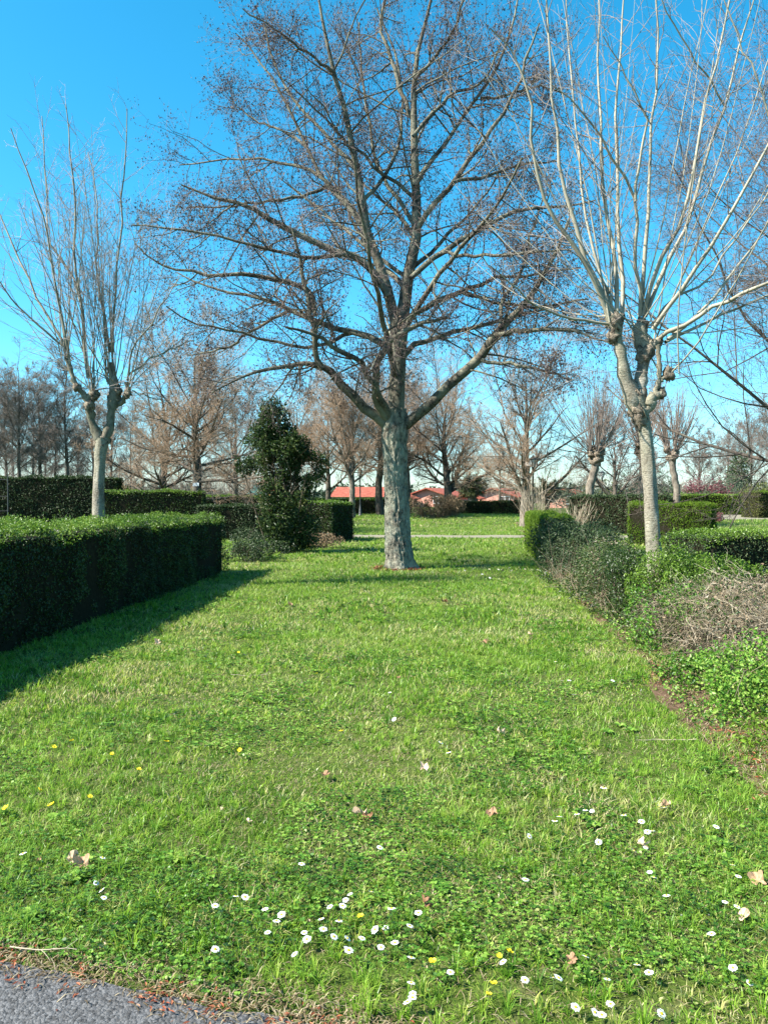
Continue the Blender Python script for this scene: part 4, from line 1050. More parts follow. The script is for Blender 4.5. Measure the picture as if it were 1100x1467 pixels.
# wood of slim bare trees on the far left
protos = []
wood = [(-12, 66), (10, 74), (28, 62), (48, 80), (58, 68), (80, 76), (97, 64), (112, 84), (-40, 60), (-55, 78), (135, 78), (160, 70), (188, 84), (-75, 66), (66, 92), (20, 95)]
for k in range(3):
    r, _ = gtree('x', gp(wood[k][0], wood[k][1]), [14.5, 12.5, 13.5][k], 2.6, .15, 4, 400 + k, 'far_bark', 'wood_twig', limbs=15, el=(35, 75), dens=.8, group='slim bare trees of the wood on the far left', name='woodland_tree', twr=.011)
    protos.append(r)
for k, (p, D) in enumerate(wood):
    if k < 3: r = protos[k]
    else: r = copy_thing(protos[k % 3], gp(p, D), k * 1.3, RS(k).uniform(.8, 1.05))
order = sorted(range(len(wood)), key=lambda k: wood[k][0])
names = ['first', 'second', 'third', 'fourth', 'fifth', 'sixth', 'seventh', 'eighth', 'ninth', 'tenth', 'eleventh', 'twelfth', 'thirteenth', 'fourteenth', 'fifteenth', 'sixteenth']
wts = sorted([o for o in C.objects if o.name.startswith('woodland_tree') and o.parent is None], key=lambda o: o.location.x / o.location.y)
for k, o in enumerate(wts): o['label'] = 'slim dark bare tree in the left-hand wood, %s from the left' % names[k]

# twiggy undergrowth of the wood
def thicket(name, label_kind, x0, x1, D0_, D1_, n, H, mat, seed, leafmat_=None, leafn=0, leaf=.3):
    rng = RS(seed)
    x = rng.uniform(x0, x1, n); y = rng.uniform(D0_, D1_, n)
    s = np.stack([x, y, gz(x, y)], 1)
    d = np.stack([rng.normal(0, .35, n), rng.normal(0, .35, n), np.ones(n)], 1)
    P, R = grow(rng, s, d, rng.uniform(.4, 1, n) * H, rng.uniform(.015, .04, n), 7, .02, .12, .3)
    P2, R2 = spawn(rng, P, R, 7, .15, (25, 60), (.2, .45), .5, 4, .03, .15, .5, rmin=.009, rmax=.014)
    a = Acc(); tubes(a, P, R, 3); tubes(a, P2, R2, 3)
    P3, R3 = spawn(rng, P2, R2, 2, .15, (25, 60), (.3, .6), .6, 4, .03, .15, .5, rmin=.008, rmax=.010)
    tubes(a, P3, R3, 3)
    tag(a.build(name, M[mat]), kind='stuff')
thicket('undergrowth', '', -52, -9, 62, 90, 650, 6.5, 'wood_twig', 500)
thicket('scrub', '', 14, 75, 95, 125, 420, 7, 'wood_twig', 501)

# far green bushes and trees (each a thing)
def fbush(label, p, D, w_, h_, mat, seed, leaf=.3, n=2600, name='distant_bush', cat='bush', gap=.36, zc=0.5, asp=.5):
    b = gp(p, D)
    bush(name, label, cat, b, [(0, 0, h_ * zc, w_ * .5, w_ * .5, h_ * .5), (-w_ * .22, 0, h_ * .35, w_ * .35, w_ * .4, h_ * .36), (w_ * .24, .2, h_ * .38, w_ * .34, w_ * .4, h_ * .38)], n, leaf, M[mat], seed, aspect=asp, gap=gap, gf=1.1, stems=14, stem_r=.06)
fbush('reddish purple small tree beyond the far right hedge', 1012, 72, 4.6, 3.6, 'red_leaf', 601, .2, 3200, 'purple_tree', 'tree', .45)
fbush('pale blossoming shrub left of the purple tree', 990, 78, 3.6, 3.2, 'blossom_leaf', 602, .2, 1500, 'blossoming_shrub', 'shrub', .5)
fbush('round green bush right of the purple tree', 1042, 76, 4.4, 3.4, 'grey_leaf', 603, .25)
fbush('ivy-clad dark green tree near the right edge', 1058, 82, 2.4, 6.4, 'laurel_leaf', 604, .28, 2600, 'ivy_tree', 'tree', .38)
fbush('dark green bush under the ivy-clad tree', 1076, 84, 6, 3.2, 'laurel_leaf', 605, .28)
fbush('pale grey-green round tree left of the far lamp post', 829, 80, 5.6, 3.6, 'grey_leaf', 606, .22, 2600, 'distant_tree', 'tree', .38)
fbush('pale yellowish bush around the far lamp post', 862, 84, 5, 3.2, 'olive_leaf', 607, .22, 2200)
fbush('grey-green conifer beside the small two-boughed tree', 903, 82, 4, 4.2, 'far_leaf', 608, .22, 2600, 'distant_tree', 'tree')
fbush('bluish far tree left of the slim pollard', 944, 105, 4.4, 5.0, 'far_leaf', 609, .25, 2000, 'distant_tree', 'tree', .45)
fbush('low green bush beneath the purple tree', 985, 68, 5, 1.9, 'hedge_leaf', 610, .2)
fbush('yellow-green bush behind the left pollard trunk', 163, 42, 2.6, 2.6, 'olive_leaf', 611, .14, 2200)
fbush('clump of green bushes at the right end of the far lawn', 1096, 70, 5, 2.8, 'olive_leaf', 612, .22)
for k, (p, D, H, Rc) in enumerate([(1000, 92, 9.5, 3), (1040, 100, 11, 3.4), (1075, 95, 12, 3.4), (1105, 88, 13, 3.5), (935, 115, 8.5, 2.6)]):
    gtree(['thin grey bare tree behind the pale blossoming shrub', 'grey bare tree behind the purple tree', 'tall grey bare tree behind the ivy-clad tree', 'tall bare tree at the right edge behind the yellow-green hedge', 'hazy bare tree far behind the cypress hedge'][k],
          gp(p, D), H, Rc, .17, 3, 620 + k, 'far_bark_pale', 'grey_twig', limbs=13, el=(35, 72), dens=.8, group='bare trees beyond the far right hedges', twr=.012)
# far treeline
rng = RS(640)
acc = Acc()
for k in range(130):
    D = rng.uniform(170, 240); x = rng.uniform(-.5, .62) * D; h = rng.uniform(1.6, 3.9) * D / 200 * (1 + .5 * (hash2(k // 5, 3) > .5)); r = rng.uniform(3, 8)
    q = unit(rng.normal(0, 1, (160, 3))) * rng.uniform(.6, 1, (160, 1)) * [r, r, h]
    q[:, 2] = np.abs(q[:, 2])
    q[:, 0] += x; q[:, 1] += D; q[:, 2] += .38
    leaves(acc, rng, q, 1.5, .7)
tag(acc.build('distant_wood', M['far_leaf'], smooth=False), kind='stuff')

# ------------------------------------------------------------------ palms
def palm(label, base, th, tr, nf, L, seed, dead=0, skirt=1.0):
    rng = RS(seed); base = np.array(base, float)
    root = thing('palm_tree', label, 'palm', base)
    a = Acc(); q = resample([[*base, tr], [*(base + [.05, 0, th * .5]), tr * .9], [*(base + [0, 0, th]), tr * 1.3]], 14, rng, .01)
    tubes(a, q[:, :3], q[:, 3] * (1 + .2 * rng.uniform(-1, 1, 14)), 12); a.build('trunk', M['far_bark'], root)
    top = base + [0, 0, th]
    def fronds(n, e0, e1, Ls, up, mat, name):
        az = rng.uniform(0, 2 * np.pi, n); e = np.radians(rng.uniform(e0, e1, n))
        d = np.stack([np.cos(az) * np.cos(e), np.sin(az) * np.cos(e), np.sin(e)], 1)
        P, R = grow(rng, np.repeat(top[None], n, 0) + rng.normal(0, .08, (n, 3)), d, Ls * rng.uniform(.7, 1, n), np.full(n, .02), 8, up, .03, .4)
        a = Acc(); tubes(a, P, R, 3)
        m = 12
        for s in (-1, 1):
            idx = np.repeat(np.arange(n), m * 2); t = rng.uniform(.3, 1, len(idx)) * 6.99; k = t.astype(int); f = (t - k)[:, None]
            c = P[idx, k] * (1 - f) + P[idx, k + 1] * f; T = unit(P[idx, k + 1] - P[idx, k])
            side = unit(np.cross(T, [0, 0, 1.])) * s
            leaves(a, rng, c, .45 * L / 2, .12, None, 0, None, .1, unit(T * .7 + side), .92)
        a.build(name, M[mat], root, smooth=False)
    fronds(nf, -20, 80, L, -.12, 'palm_green', 'fronds')
    if dead: fronds(dead, -60, -10, L * .6 * skirt, -.15, 'palm_dead', 'dead_fronds')
palm('big shaggy palm with a skirt of dead fronds between the two far bungalows', gp(677, 90), 2.5, .35, 80, 1.9, 701, 50)
palm('small palm with a dead tan skirt right of the tagged tree', gp(783, 60), 1.9, .2, 26, 1.3, 702, 34, 1.3)

# ------------------------------------------------------------------ bungalows
def prism(acc, x0, x1, y0, y1, ze, zr, th=.16):    # gable roof, ridge along y
    xm = (x0 + x1) / 2
    for (a_, b_, za, zb_) in ((x0, xm, ze, zr), (xm, x1, zr, ze)):
        v = [[a_, y0, za], [b_, y0, zb_], [b_, y1, zb_], [a_, y1, za]]
        v = np.array(v + [[p[0], p[1], p[2] - th] for p in v])
        acc.add(v, q=[[0, 1, 2, 3], [7, 6, 5, 4], [0, 4, 5, 1], [1, 5, 6, 2], [2, 6, 7, 3], [3, 7, 4, 0]])
def gable_wall(acc, x0, x1, y0, y1, z0, ze, zr):
    xm = (x0 + x1) / 2
    v = []
    for y in (y0, y1): v += [[x0, y, z0], [x1, y, z0], [x1, y, ze], [xm, y, zr], [x0, y, ze]]
    acc.add(v, q=[[0, 1, 2, 4], [6, 5, 9, 7], [0, 4, 9, 5], [1, 6, 7, 2], [2, 7, 8, 3], [3, 8, 9, 4]], t=[[2, 3, 4], [9, 8, 7]])
def bungalow(label, pc, D, hw, zr, ze, depth, seed, porch=None):
    xc = (pc - 550) / F * D; z0 = float(gz(xc, D))
    root = thing('bungalow', label, 'house', (xc, D, z0), 'red-roofed bungalows beyond the far hedge')
    root.rotation_euler = (0, 0, math.radians(-24))
    a = Acc(); gable_wall(a, xc - hw + .4, xc + hw - .4, D, D + depth, z0, ze - .1, zr - .2); a.build('wall', M['salmon'], root, smooth=False)
    a = Acc(); prism(a, xc - hw, xc + hw, D - .6, D + depth + .5, ze, zr); a.build('roof', M['roof'], root, smooth=False)
    a = Acc(); box(a, (xc + hw * .45, D - .02, z0 + 1.0), (1.3, .08, .9)); f = a.build('window', M['dark'], root, smooth=False)
    a = Acc()
    for (dx, dz, sx, sz) in ((0, .48, 1.44, .07), (0, -.48, 1.44, .07), (-.68, 0, .07, .89), (.68, 0, .07, .89), (0, 0, .05, .89)):
        box(a, (xc + hw * .45 + dx, D - .07, z0 + 1.0 + dz), (sx, .06, sz))
    fr = a.build('window_frame', M['white'], f, smooth=False, root=root)
    if porch:
        dx, phw, pzr, pze = porch
        a = Acc(); prism(a, xc + dx - phw, xc + dx + phw, D - 3.4, D - .65, pze, pzr); a.build('porch_roof', M['roof'], root, smooth=False)
        a = Acc(); box(a, (xc + dx, D - 1.9, z0 + (pze - z0) / 2 - .1), (phw * 1.4, 2.2, pze - z0 - .2)); a.build('porch', M['dark'], root, smooth=False)  # solid dark block standing in for the shade of the porch opening
        for s in (-1, 1):
            a = Acc(); box(a, (xc + dx + s * phw * .85, D - 3.2, z0 + (pze - z0) / 2 - .05), (.14, .14, pze - z0 - .1)); a.build('post', M['salmon'], root, smooth=False)
bungalow('red-tiled bungalow just right of the big trunk, gable end showing', 612, 112, 3.6, 3.15, 1.95, 9, 1, (-2.6, 1.9, 2.3, 1.6))
bungalow('red-tiled bungalow with a salmon gable wall right of the shaggy palm', 706, 112, 3.9, 3.15, 1.85, 9, 2, (-3.0, 2.2, 2.35, 1.6))
bungalow('small red roof seen above the laurel hedge beside the small palm', 806, 100, 2.6, 2.9, 2.0, 8, 3)
# long roof seen from the side
D = 105; x0, x1 = (472 - 550) / F * D, (566 - 550) / F * D; z0 = .38
root = thing('bungalow', 'long low house with a wide red tiled roof behind the lamp post', 'house', ((x0 + x1) / 2, D, z0), 'red-roofed bungalows beyond the far hedge')
a = Acc(); box(a, ((x0 + x1) / 2, D + 3, z0 + .75), (x1 - x0 - .8, 6, 1.5)); a.build('wall', M['cream'], root, smooth=False)
a = Acc()
v = np.array([[x0, D - .6, 1.8], [x1, D - .6, 1.8], [x1 - .8, D + 3, 3.2], [x0 + .8, D + 3, 3.2], [x1, D + 6.6, 1.8], [x0, D + 6.6, 1.8]])
a.add(v, q=[[0, 1, 2, 3], [3, 2, 4, 5], [0, 5, 4, 1]], t=[[1, 4, 2], [0, 3, 5]]); a.build('roof', M['roof'], root, smooth=False)
a = Acc(); box(a, ((x0 + x1) / 2 + 1.6, D - .03, z0 + .8), (1.2, .1, .8)); a.build('window', M['dark'], root, smooth=False)
a = Acc(); box(a, ((x0 + x1) / 2 - .7, D - .03, z0 + .65), (.9, .1, 1.3)); a.build('door', M['white'], root, smooth=False)
# turquoise tent beside an orange wall
bt = gp(368, 62)
root = thing('tent', 'small turquoise tent top showing beside the evergreen shrub', 'tent', bt)
a = Acc(); v = [[-1.1, -1.3, 0], [1.1, -1.3, 0], [1.1, 1.3, 0], [-1.1, 1.3, 0], [-.8, -1.2, 1.4], [.8, -1.2, 1.4], [.8, 1.2, 1.4], [-.8, 1.2, 1.4], [0, -1.1, 2.3], [0, 1.1, 2.3]]
a.add(np.array(v) + bt, q=[[0, 1, 5, 4], [1, 2, 6, 5], [2, 3, 7, 6], [3, 0, 4, 7], [5, 6, 9, 8], [7, 4, 8, 9]], t=[[4, 5, 8], [6, 7, 9]]); a.build('canvas', M['teal'], root, smooth=False)
a = Acc(); box(a, (bt[0], bt[1] - 1.32, bt[2] + .6), (.7, .04, 1.1)); a.build('door_flap', M['dark'], root, smooth=False)
bt = gp(378, 66)
root = thing('hut', 'little orange-walled hut behind the turquoise tent', 'hut', bt)
a = Acc(); gable_wall(a, bt[0] - 1, bt[0] + 1, bt[1], bt[1] + 2, bt[2], 2.4, 3.0); a.build('wall', M['orange_wall'], root, smooth=False)
a = Acc(); prism(a, bt[0] - 1.2, bt[0] + 1.2, bt[1] - .2, bt[1] + 2.2, 2.42, 3.2, .1); a.build('roof', M['roof'], root, smooth=False)

# ------------------------------------------------------------------ lamp posts
def lamp(label, base, H, s=1.0):
    base = np.array(base, float)
    root = thing('street_lamp', label, 'street lamp', base, 'lantern lamp posts along the paths')
    a = Acc()
    prof = [(0, .14), (.12, .14), (.14, .10), (.5, .09), (.55, .06), (.9, .05), (H - .55, .038), (H - .52, .07), (H - .46, .05), (H - .4, .09)]
    tubes(a, np.array([[0, 0, z] for z, _ in prof]) + base, np.array([r for _, r in prof]) * s, 10); a.build('post', M['metal'], root)
    a = Acc(); tubes(a, np.array([[0, 0, H - .4], [0, 0, H - .02]]) + base, np.array([.10, .19]) * s, 6)
    a.build('lantern_glass', M['lamp_glass'], root, smooth=False)
    a = Acc(); tubes(a, np.array([[0, 0, H - .02], [0, 0, H + .01], [0, 0, H + .16], [0, 0, H + .18], [0, 0, H + .26]]) + base, np.array([.21, .22, .06, .04, .005]) * s, 6)
    for k in range(6):
        c, s_ = math.cos(k * math.pi / 3), math.sin(k * math.pi / 3)
        tubes(a, np.array([[c * .10 * s, s_ * .10 * s, H - .4], [c * .195 * s, s_ * .195 * s, H - .02]]) + base, np.array([.012, .012]), 4)
    a.build('lantern_cap', M['metal'], root, smooth=False)
lamp('black lantern lamp post on the far lawn left of the big trunk', gp(516, 55), 3.2, 1.0)
lamp('tall lantern lamp post right beside the tagged many-limbed tree', gp(763, 41.0), 3.6, 1.1)
lamp('distant lamp post behind the laurel hedge', gp(862, 66), 3.4, 1.2)
# tags on trees: white plates
def plate(label, p, w_, h_):
    a = Acc(); box(a, p, (w_, .02, h_)); o = a.build('tree_tag', M['white'], smooth=False)
    tag(o, label, 'sign')
plate('white plate fixed on the dark trunk behind the left pollard', tuple(W(281, 694, 35.68)), .28, .15)
plate('white plate fixed high on the trunk beside the tall lamp', tuple(W(756, 665, 41.55)), .26, .2)
# wire fence post at far left
a = Acc(); b_ = gp(-36, 37)
for k in range(3): tubes(a, np.array([[b_[0] + k * 1.6 - 1.6, b_[1], 0], [b_[0] + k * 1.6 - 1.6, b_[1], 2.7]]), np.array([.03, .03]), 8)
for z in (.3, 1.0, 1.7, 2.5): tubes(a, np.array([[b_[0] - 1.6, b_[1], z], [b_[0] + 1.6, b_[1], z]]), np.array([.008, .008]), 4)
tag(a.build('wire_fence', M['metal']), 'thin wire fence with grey posts at the left edge before the tall dark hedge', 'fence')
# small red shrub on the right lawn
bb = G(1028, 752)
bush('small_shrub', 'little reddish shrub standing alone on the far right lawn', 'shrub', (*gp(1028, 46)[:2], float(gz(19, 46))), [(0, 0, .35, .45, .45, .35)], 500, .09, M['red_leaf'], 690, gap=.4, stems=14, stem_r=.015)

# ------------------------------------------------------------------ grass
def allowed(x, y, pad=0.0):
    ok = y > asph_edge(x) - .02
    c = path_c(x); ok &= ~((y > c - 1.0) & (y < c + 1.0))
    ok &= ~((x > 21.5) & (y > 49.2) & (y < 59.5))
    e = edge_r(y); w_ = soil_w(y) * (.5 + fbm2(y * 3, 1, 21))
    ok &= ~((y < 18) & (x > e - w_ * (.6 + .7 * hash2(np.floor(x * 30), np.floor(y * 30)))) & (x < e + np.interp(y, [3.2, 4.6, 6, 8], [.1, .2, .7, 1.0])) & ((hash2(np.floor(x * 57), np.floor(y * 57), 3) < .75) & (fbm2(x * 4, y * 4, 71) < .62) & (y > 5.2)))
    ok &= ~in_foot(x, y, pad)
    return ok
def sample_zone(rng, d0, d1, dens, fr=.62):
    n = int(dens * (d1 ** 2 - d0 ** 2) * fr * 1.0)
    y = np.sqrt(rng.uniform(d0 ** 2, d1 ** 2, n)); x = rng.uniform(-fr, fr, n) * y
    if d0 < 4: x = x * 1.15
    return x, y
def blades(acc, rng, x, y, h, wd, seg2=True, lean=.7, tn=None):
    n = len(x)
    z = gz(x, y)
    patch = fbm2(x * 1.3, y * 1.3, 31); fine = fbm2(x * 6, y * 6, 33)
    H = h * rng.uniform(.35, 1.35, n) * (.3 + 1.3 * patch) * (.55 + .9 * fine)
    a = rng.uniform(0, 2 * np.pi, n); wv = np.stack([np.cos(a), np.sin(a)], 1) * (wd * rng.uniform(.6, 1.3, n))[:, None]
    ld = rng.normal(0, 1, (n, 2)); ld = unit(ld) * (H * rng.uniform(.1, 1, n) * lean * 2)[:, None]
    b = np.stack([x, y, z - .004], 1)
    l3 = np.concatenate([ld, np.zeros((n, 1))], 1); w3 = np.concatenate([wv, np.zeros((n, 1))], 1)
    up = np.zeros((n, 3)); up[:, 2] = H
    if tn is None:
        tn = np.clip(rng.normal(.42, .23, n) - (patch - .5) * .5 + (fine - .5) * .6, 0, .8)
        dry = rng.uniform(0, 1, n) < .05 + .22 * (fbm2(x * 2.2, y * 2.2, 37) > .58)
        worn = sstep(.56, .68, fbm2(x * .9, y * .9, 91)); dry |= rng.uniform(0, 1, n) < worn * .45
        H = H * (1 - .4 * worn)
        tn = np.where(dry, rng.uniform(.82, 1, n), tn)
    if seg2:
        m = b + l3 * .38 + up * .6; t = b + l3 + up * .95
        V = np.stack([b - w3 * .5, b + w3 * .5, m + w3 * .38, m - w3 * .38, t], 1).reshape(-1, 3)
        i = np.arange(n)[:, None] * 5
        acc.add(V, q=i + [0, 1, 2, 3], t=i + [3, 2, 4], tint=np.repeat(tn, 5))
    else:
        t = b + l3 + up
        V = np.stack([b - w3 * .5, b + w3 * .5, t], 1).reshape(-1, 3)
        i = np.arange(n)[:, None] * 3
        acc.add(V, t=i + [0, 1, 2], tint=np.repeat(tn, 3))
rng = RS(900)
ga = Acc()
for (d0, d1, dens, h, wd, s2) in [(2.1, 3.4, 9500, .034, .0044, True), (3.4, 5.5, 6600, .036, .0054, True), (5.5, 9, 3400, .040, .0078, True), (9, 15, 1500, .050, .012, False), (15, 24, 680, .06, .014, False), (24, 42, 230, .08, .022, False), (42, 62, 70, .10, .045, False)]:
    x, y = sample_zone(rng, d0, d1, dens)
    k = allowed(x, y, .0)
    if y.max() < 6: k &= (rng.uniform(0, 1, len(x)) < sstep(0, .22, y - asph_edge(x)) + .15)
    k &= rng.uniform(0, 1, len(x)) < np.clip(.1 + 1.5 * fbm2(x * 5, y * 5, 35), 0, 1)
    blades(ga, rng, x[k], y[k], h, wd, s2)
for (xa, xb, ya, yb, dn) in [(1.2, 4.6, 2.2, 6, 2200), (2.6, 7, 6, 13, 900), (-4.6, -1.2, 2.4, 6, 2200)]:
    n = int(dn * (xb - xa) * (yb - ya)); x = rng.uniform(xa, xb, n); y = rng.uniform(ya, yb, n); k = allowed(x, y) & (np.abs(x) > .6 * y)
    if k.any(): blades(ga, rng, x[k], y[k], .042, .007, True)
# tufts: blades that lean out of a common centre
def tufts(acc, rng, x, y, nb, h, wd):
    n = len(x); L = rng.uniform(.5, 1.3, n) * h; tb = np.clip(rng.normal(.45, .22, n), 0, .8); tb = np.where(rng.uniform(0, 1, n) < .07, .9, tb)
    i = np.repeat(np.arange(n), nb); m = len(i)
    az = rng.uniform(0, 2 * np.pi, m); o = np.stack([np.cos(az), np.sin(az), 0 * az], 1); w3 = np.stack([-np.sin(az), np.cos(az), 0 * az], 1) * (wd * rng.uniform(.6, 1.2, m))[:, None]
    H = (L[i] * rng.uniform(.5, 1.1, m))[:, None]; e = rng.uniform(.2, 1.0, m)[:, None]
    b = np.stack([x[i], y[i], gz(x[i], y[i]) - .003], 1) + o * .006
    up = np.array([0, 0, 1.])
    m1 = b + o * H * e * .35 + up * H * .6 * (1.1 - e * .4); t = b + o * H * e * 1.05 + up * H * (1.0 - e * .65)
    V = np.stack([b - w3 * .5, b + w3 * .5, m1 + w3 * .45, m1 - w3 * .45, t], 1).reshape(-1, 3)
    k = np.arange(m)[:, None] * 5
    acc.add(V, q=k + [0, 1, 2, 3], t=k + [3, 2, 4], tint=np.repeat(np.clip(tb[i] + rng.normal(0, .06, m), 0, 1), 5))
for (d0, d1, dens, nb, h, wd) in [(2.2, 4.5, 230, 16, .085, .0036), (4.5, 9, 90, 14, .09, .0055), (9, 18, 22, 14, .11, .010), (18, 34, 5, 14, .15, .022)]:
    x, y = sample_zone(rng, d0, d1, dens); k = allowed(x, y) & (fbm2(x * 1.8, y * 1.8, 61) > .42) & (y > asph_edge(x) + .08)
    tufts(ga, rng, x[k], y[k], nb, h, wd)
tag(ga.build('lawn_grass', M['grass'], smooth=False), kind='stuff')
# clover and other low leafy weeds: rosettes of little round leaves
wa = Acc()
for (d0, d1, dens, s) in [(2.1, 3.3, 5200, .0095), (3.3, 4.2, 3300, .0108), (4.2, 5.6, 1700, .013), (5.6, 8, 800, .016), (8, 16, 150, .026)]:
    x, y = sample_zone(rng, d0, d1, dens)
    msk = fbm2(x * 1.3, y * 1.3, 41) + .13 * sstep(5.0, 2.6, y) + .25 * (fbm2(x * 6, y * 6, 43) - .5)
    k = allowed(x, y) & (msk > rng.normal(.53, .03, len(x))) & (y > asph_edge(x) + .05)
    x, y = x[k], y[k]; n = len(x)
    hgt = rng.uniform(.008, .03, n) + .045 * np.clip(fbm2(x * 9, y * 9, 47) - .25, 0, 1)
    rs_ = rng.choice([.55, .8, 1.1, 1.6], n, p=[.35, .3, .25, .1]); tl_ = np.clip(rng.uniform(0, 1, n) * .6 + (fbm2(x * 4, y * 4, 49) - .3) * .8, 0, 1)
    az = rng.uniform(0, 2 * np.pi, n)
    for j in range(3):
        aa = az + j * 2.09
        c = np.stack([x + np.cos(aa) * s * .45, y + np.sin(aa) * s * .45, gz(x, y) + hgt], 1)
        # each leaflet a small rounded hexagon
        T = np.stack([np.cos(aa), np.sin(aa), rng.uniform(-.2, .5, n)], 1); T = unit(T); B = unit(np.cross(T, rng.normal(0, .25, (n, 3)) + [0, 0, 1.]))
        sc = (s * rs_ * rng.uniform(.8, 1.15, n))[:, None]
        V = np.stack([c - T * sc * .5, c - T * sc * .1 + B * sc * .42, c + T * sc * .35 + B * sc * .34, c + T * sc * .5, c + T * sc * .35 - B * sc * .34, c - T * sc * .1 - B * sc * .42], 1).reshape(-1, 3)
        i = np.arange(n)[:, None] * 6
        wa.add(V, q=np.concatenate([i + [0, 1, 2, 3], i + [0, 3, 4, 5]]), tint=np.repeat(np.clip(tl_ + rng.normal(0, .12, n), 0, 1), 6))
n = 10000; y = rng.uniform(5.3, 15, n); x = edge_r(y) + rng.uniform(-.06, .75, n); k = fbm2(x * 3, y * 2.2, 73) > .44; x, y = x[k], y[k]
leaves(wa, rng, np.stack([x, y, gz(x, y) + rng.uniform(.01, .10, len(x))], 1), .032, .7, np.array([0, 0, 1.]), .5)
tag(wa.build('clover', M['clover'], smooth=False), kind='stuff')
# dry thatch
da = Acc()
def lying(n, x, y, L, wd, tintlo=.2, zoff=.012, acc=da):
    a = rng.uniform(0, 2 * np.pi, n); e = rng.uniform(-.05, .5, n)
    d = np.stack([np.cos(a), np.sin(a), e], 1); b = np.stack([-np.sin(a), np.cos(a), 0 * a], 1) * wd
    c = np.stack([x, y, gz(x, y) + rng.uniform(.004, zoff, n)], 1)
    Ln = (L * rng.uniform(.4, 1.3, n))[:, None]
    V = np.stack([c - b, c + b, c + d * Ln * .5 + [0, 0, .004] + b, c + d * Ln * .5 + [0, 0, .004] - b, c + d * Ln], 1)
    V[:, 4, 2] = np.maximum(V[:, 4, 2] - Ln[:, 0] * .25, c[:, 2] - .001)
    i = np.arange(n)[:, None] * 5
    acc.add(V.reshape(-1, 3), q=i + [0, 1, 2, 3], t=i + [3, 2, 4], tint=np.repeat(rng.uniform(tintlo, 1, n), 5))
x, y = sample_zone(rng, 2.1, 7, 650); k = allowed(x, y); lying(k.sum(), x[k], y[k], .05, .0013)
n = 4000; x = rng.uniform(-2.2, 1.8, n); y = asph_edge(x) + rng.normal(.04, .055, n); lying(n, x, y, .045, .0018, 0, .02)
# dead stuff along the right border
n = 8000; y = rng.uniform(3.8, 16, n) ** 1.0; x = edge_r(y) + rng.uniform(-.12, .8, n) * sstep(3.2, 6, y); lying(n, x, y, .08, .0022, 0, .03)
tag(da.build('dry_thatch', M['straw'], smooth=False), kind='stuff')
la2 = Acc()
n = 1150; x = rng.uniform(-2.2, 1.2, n); y = asph_edge(x) + rng.normal(-.01, .05, n)
x += .05 * (vn2(x * 9, 0, 3) - .5)
k = vn2(x * 7, y * 7, 51) > .38; x, y = x[k], y[k]
leaves(la2, rng, np.stack([x, y, gz(x, y) + rng.uniform(.014, .026, len(x))], 1), .022, .35, np.array([0, 0, 1.]), .8, droop=.0)
n = 1500; y = rng.uniform(3.8, 12.5, n); x = edge_r(y) + rng.normal(-.02, .11, n); k = vn2(y * 1.3, 0, 12) > .5; x, y = x[k], y[k]; n = len(x)
x2 = 2.45 + rng.uniform(-.35, .6, 900); y2 = rng.uniform(3.9, 5.3, 900); k2 = x2 > edge_r(y2) - .05; x = np.concatenate([x, x2[k2]]); y = np.concatenate([y, y2[k2]]); n = len(x)
leaves(la2, rng, np.stack([x, y, gz(x, y) + rng.uniform(.012, .04, n)], 1), .028, .4, np.array([0, 0, 1.]), .7, droop=.05)
th_ = rng.uniform(0, 2 * np.pi, 500); rd = .38 + np.abs(rng.normal(0, .12, 500)); x = base[0]; 
x = .33 + np.cos(th_) * rd - .05; y = D0 + np.sin(th_) * rd
leaves(la2, rng, np.stack([x, y, gz(x, y) + .03], 1), .06, .5, np.array([0, 0, 1.]), .6)
tag(la2.build('leaf_litter', M['litter'], smooth=False), kind='stuff')

# broad-leaved weed rosettes, each a thing
def weed_mesh(seed):
    r = RS(seed); a = Acc(); n = 11
    for j in range(n):
        az = j * 2.4 + r.normal(0, .2); L = r.uniform(.06, .11); u = np.array([math.cos(az), math.sin(az), 0]); s = np.array([-u[1], u[0], 0])
        prof = [(0, .004, .0), (.3, .014, .02), (.6, .02, .03), (.85, .014, .028), (1, .001, .02)]
        v = []
        for t, w_, z in prof: v += [u * L * t + s * w_ + [0, 0, z + .004], u * L * t + [0, 0, z - .002], u * L * t - s * w_ + [0, 0, z + .004]]
        q = []
        for k in range(4): q += [[k * 3, k * 3 + 1, k * 3 + 4, k * 3 + 3], [k * 3 + 1, k * 3 + 2, k * 3 + 5, k * 3 + 4]]
        a.add(v, q=q, tint=r.uniform(.2, 1))
    return a.mesh('weed_rosette', M['clover'], (0, 0, 0), True)
wm = [weed_mesh(k) for k in range(3)]
weeds = [(890, 1045), (905, 1052), (872, 1055), (105, 1265), (75, 1178), (40, 1320), (835, 1178), (850, 1190), (735, 1030), (1030, 1215), (1045, 1240), (630, 1280), (250, 1240), (450, 965), (500, 985), (380, 1010)]
for k, (p, q) in enumerate(weeds):
    g3 = G(p, q)
    o = bpy.data.objects.new('weed_rosette', wm[k % 3]); C.objects.link(o); o.location = g3 + [0, 0, .012]; o.rotation_euler = (0, 0, k * 1.1); o.scale = (.6, .6, .5)
    zone = 'on the right of the near lawn' if p > 700 else ('on the left of the near lawn' if p < 300 else 'in the middle of the lawn')
    tag(o, 'flat green weed rosette ' + zone, 'weed', 'weed rosettes in the lawn')

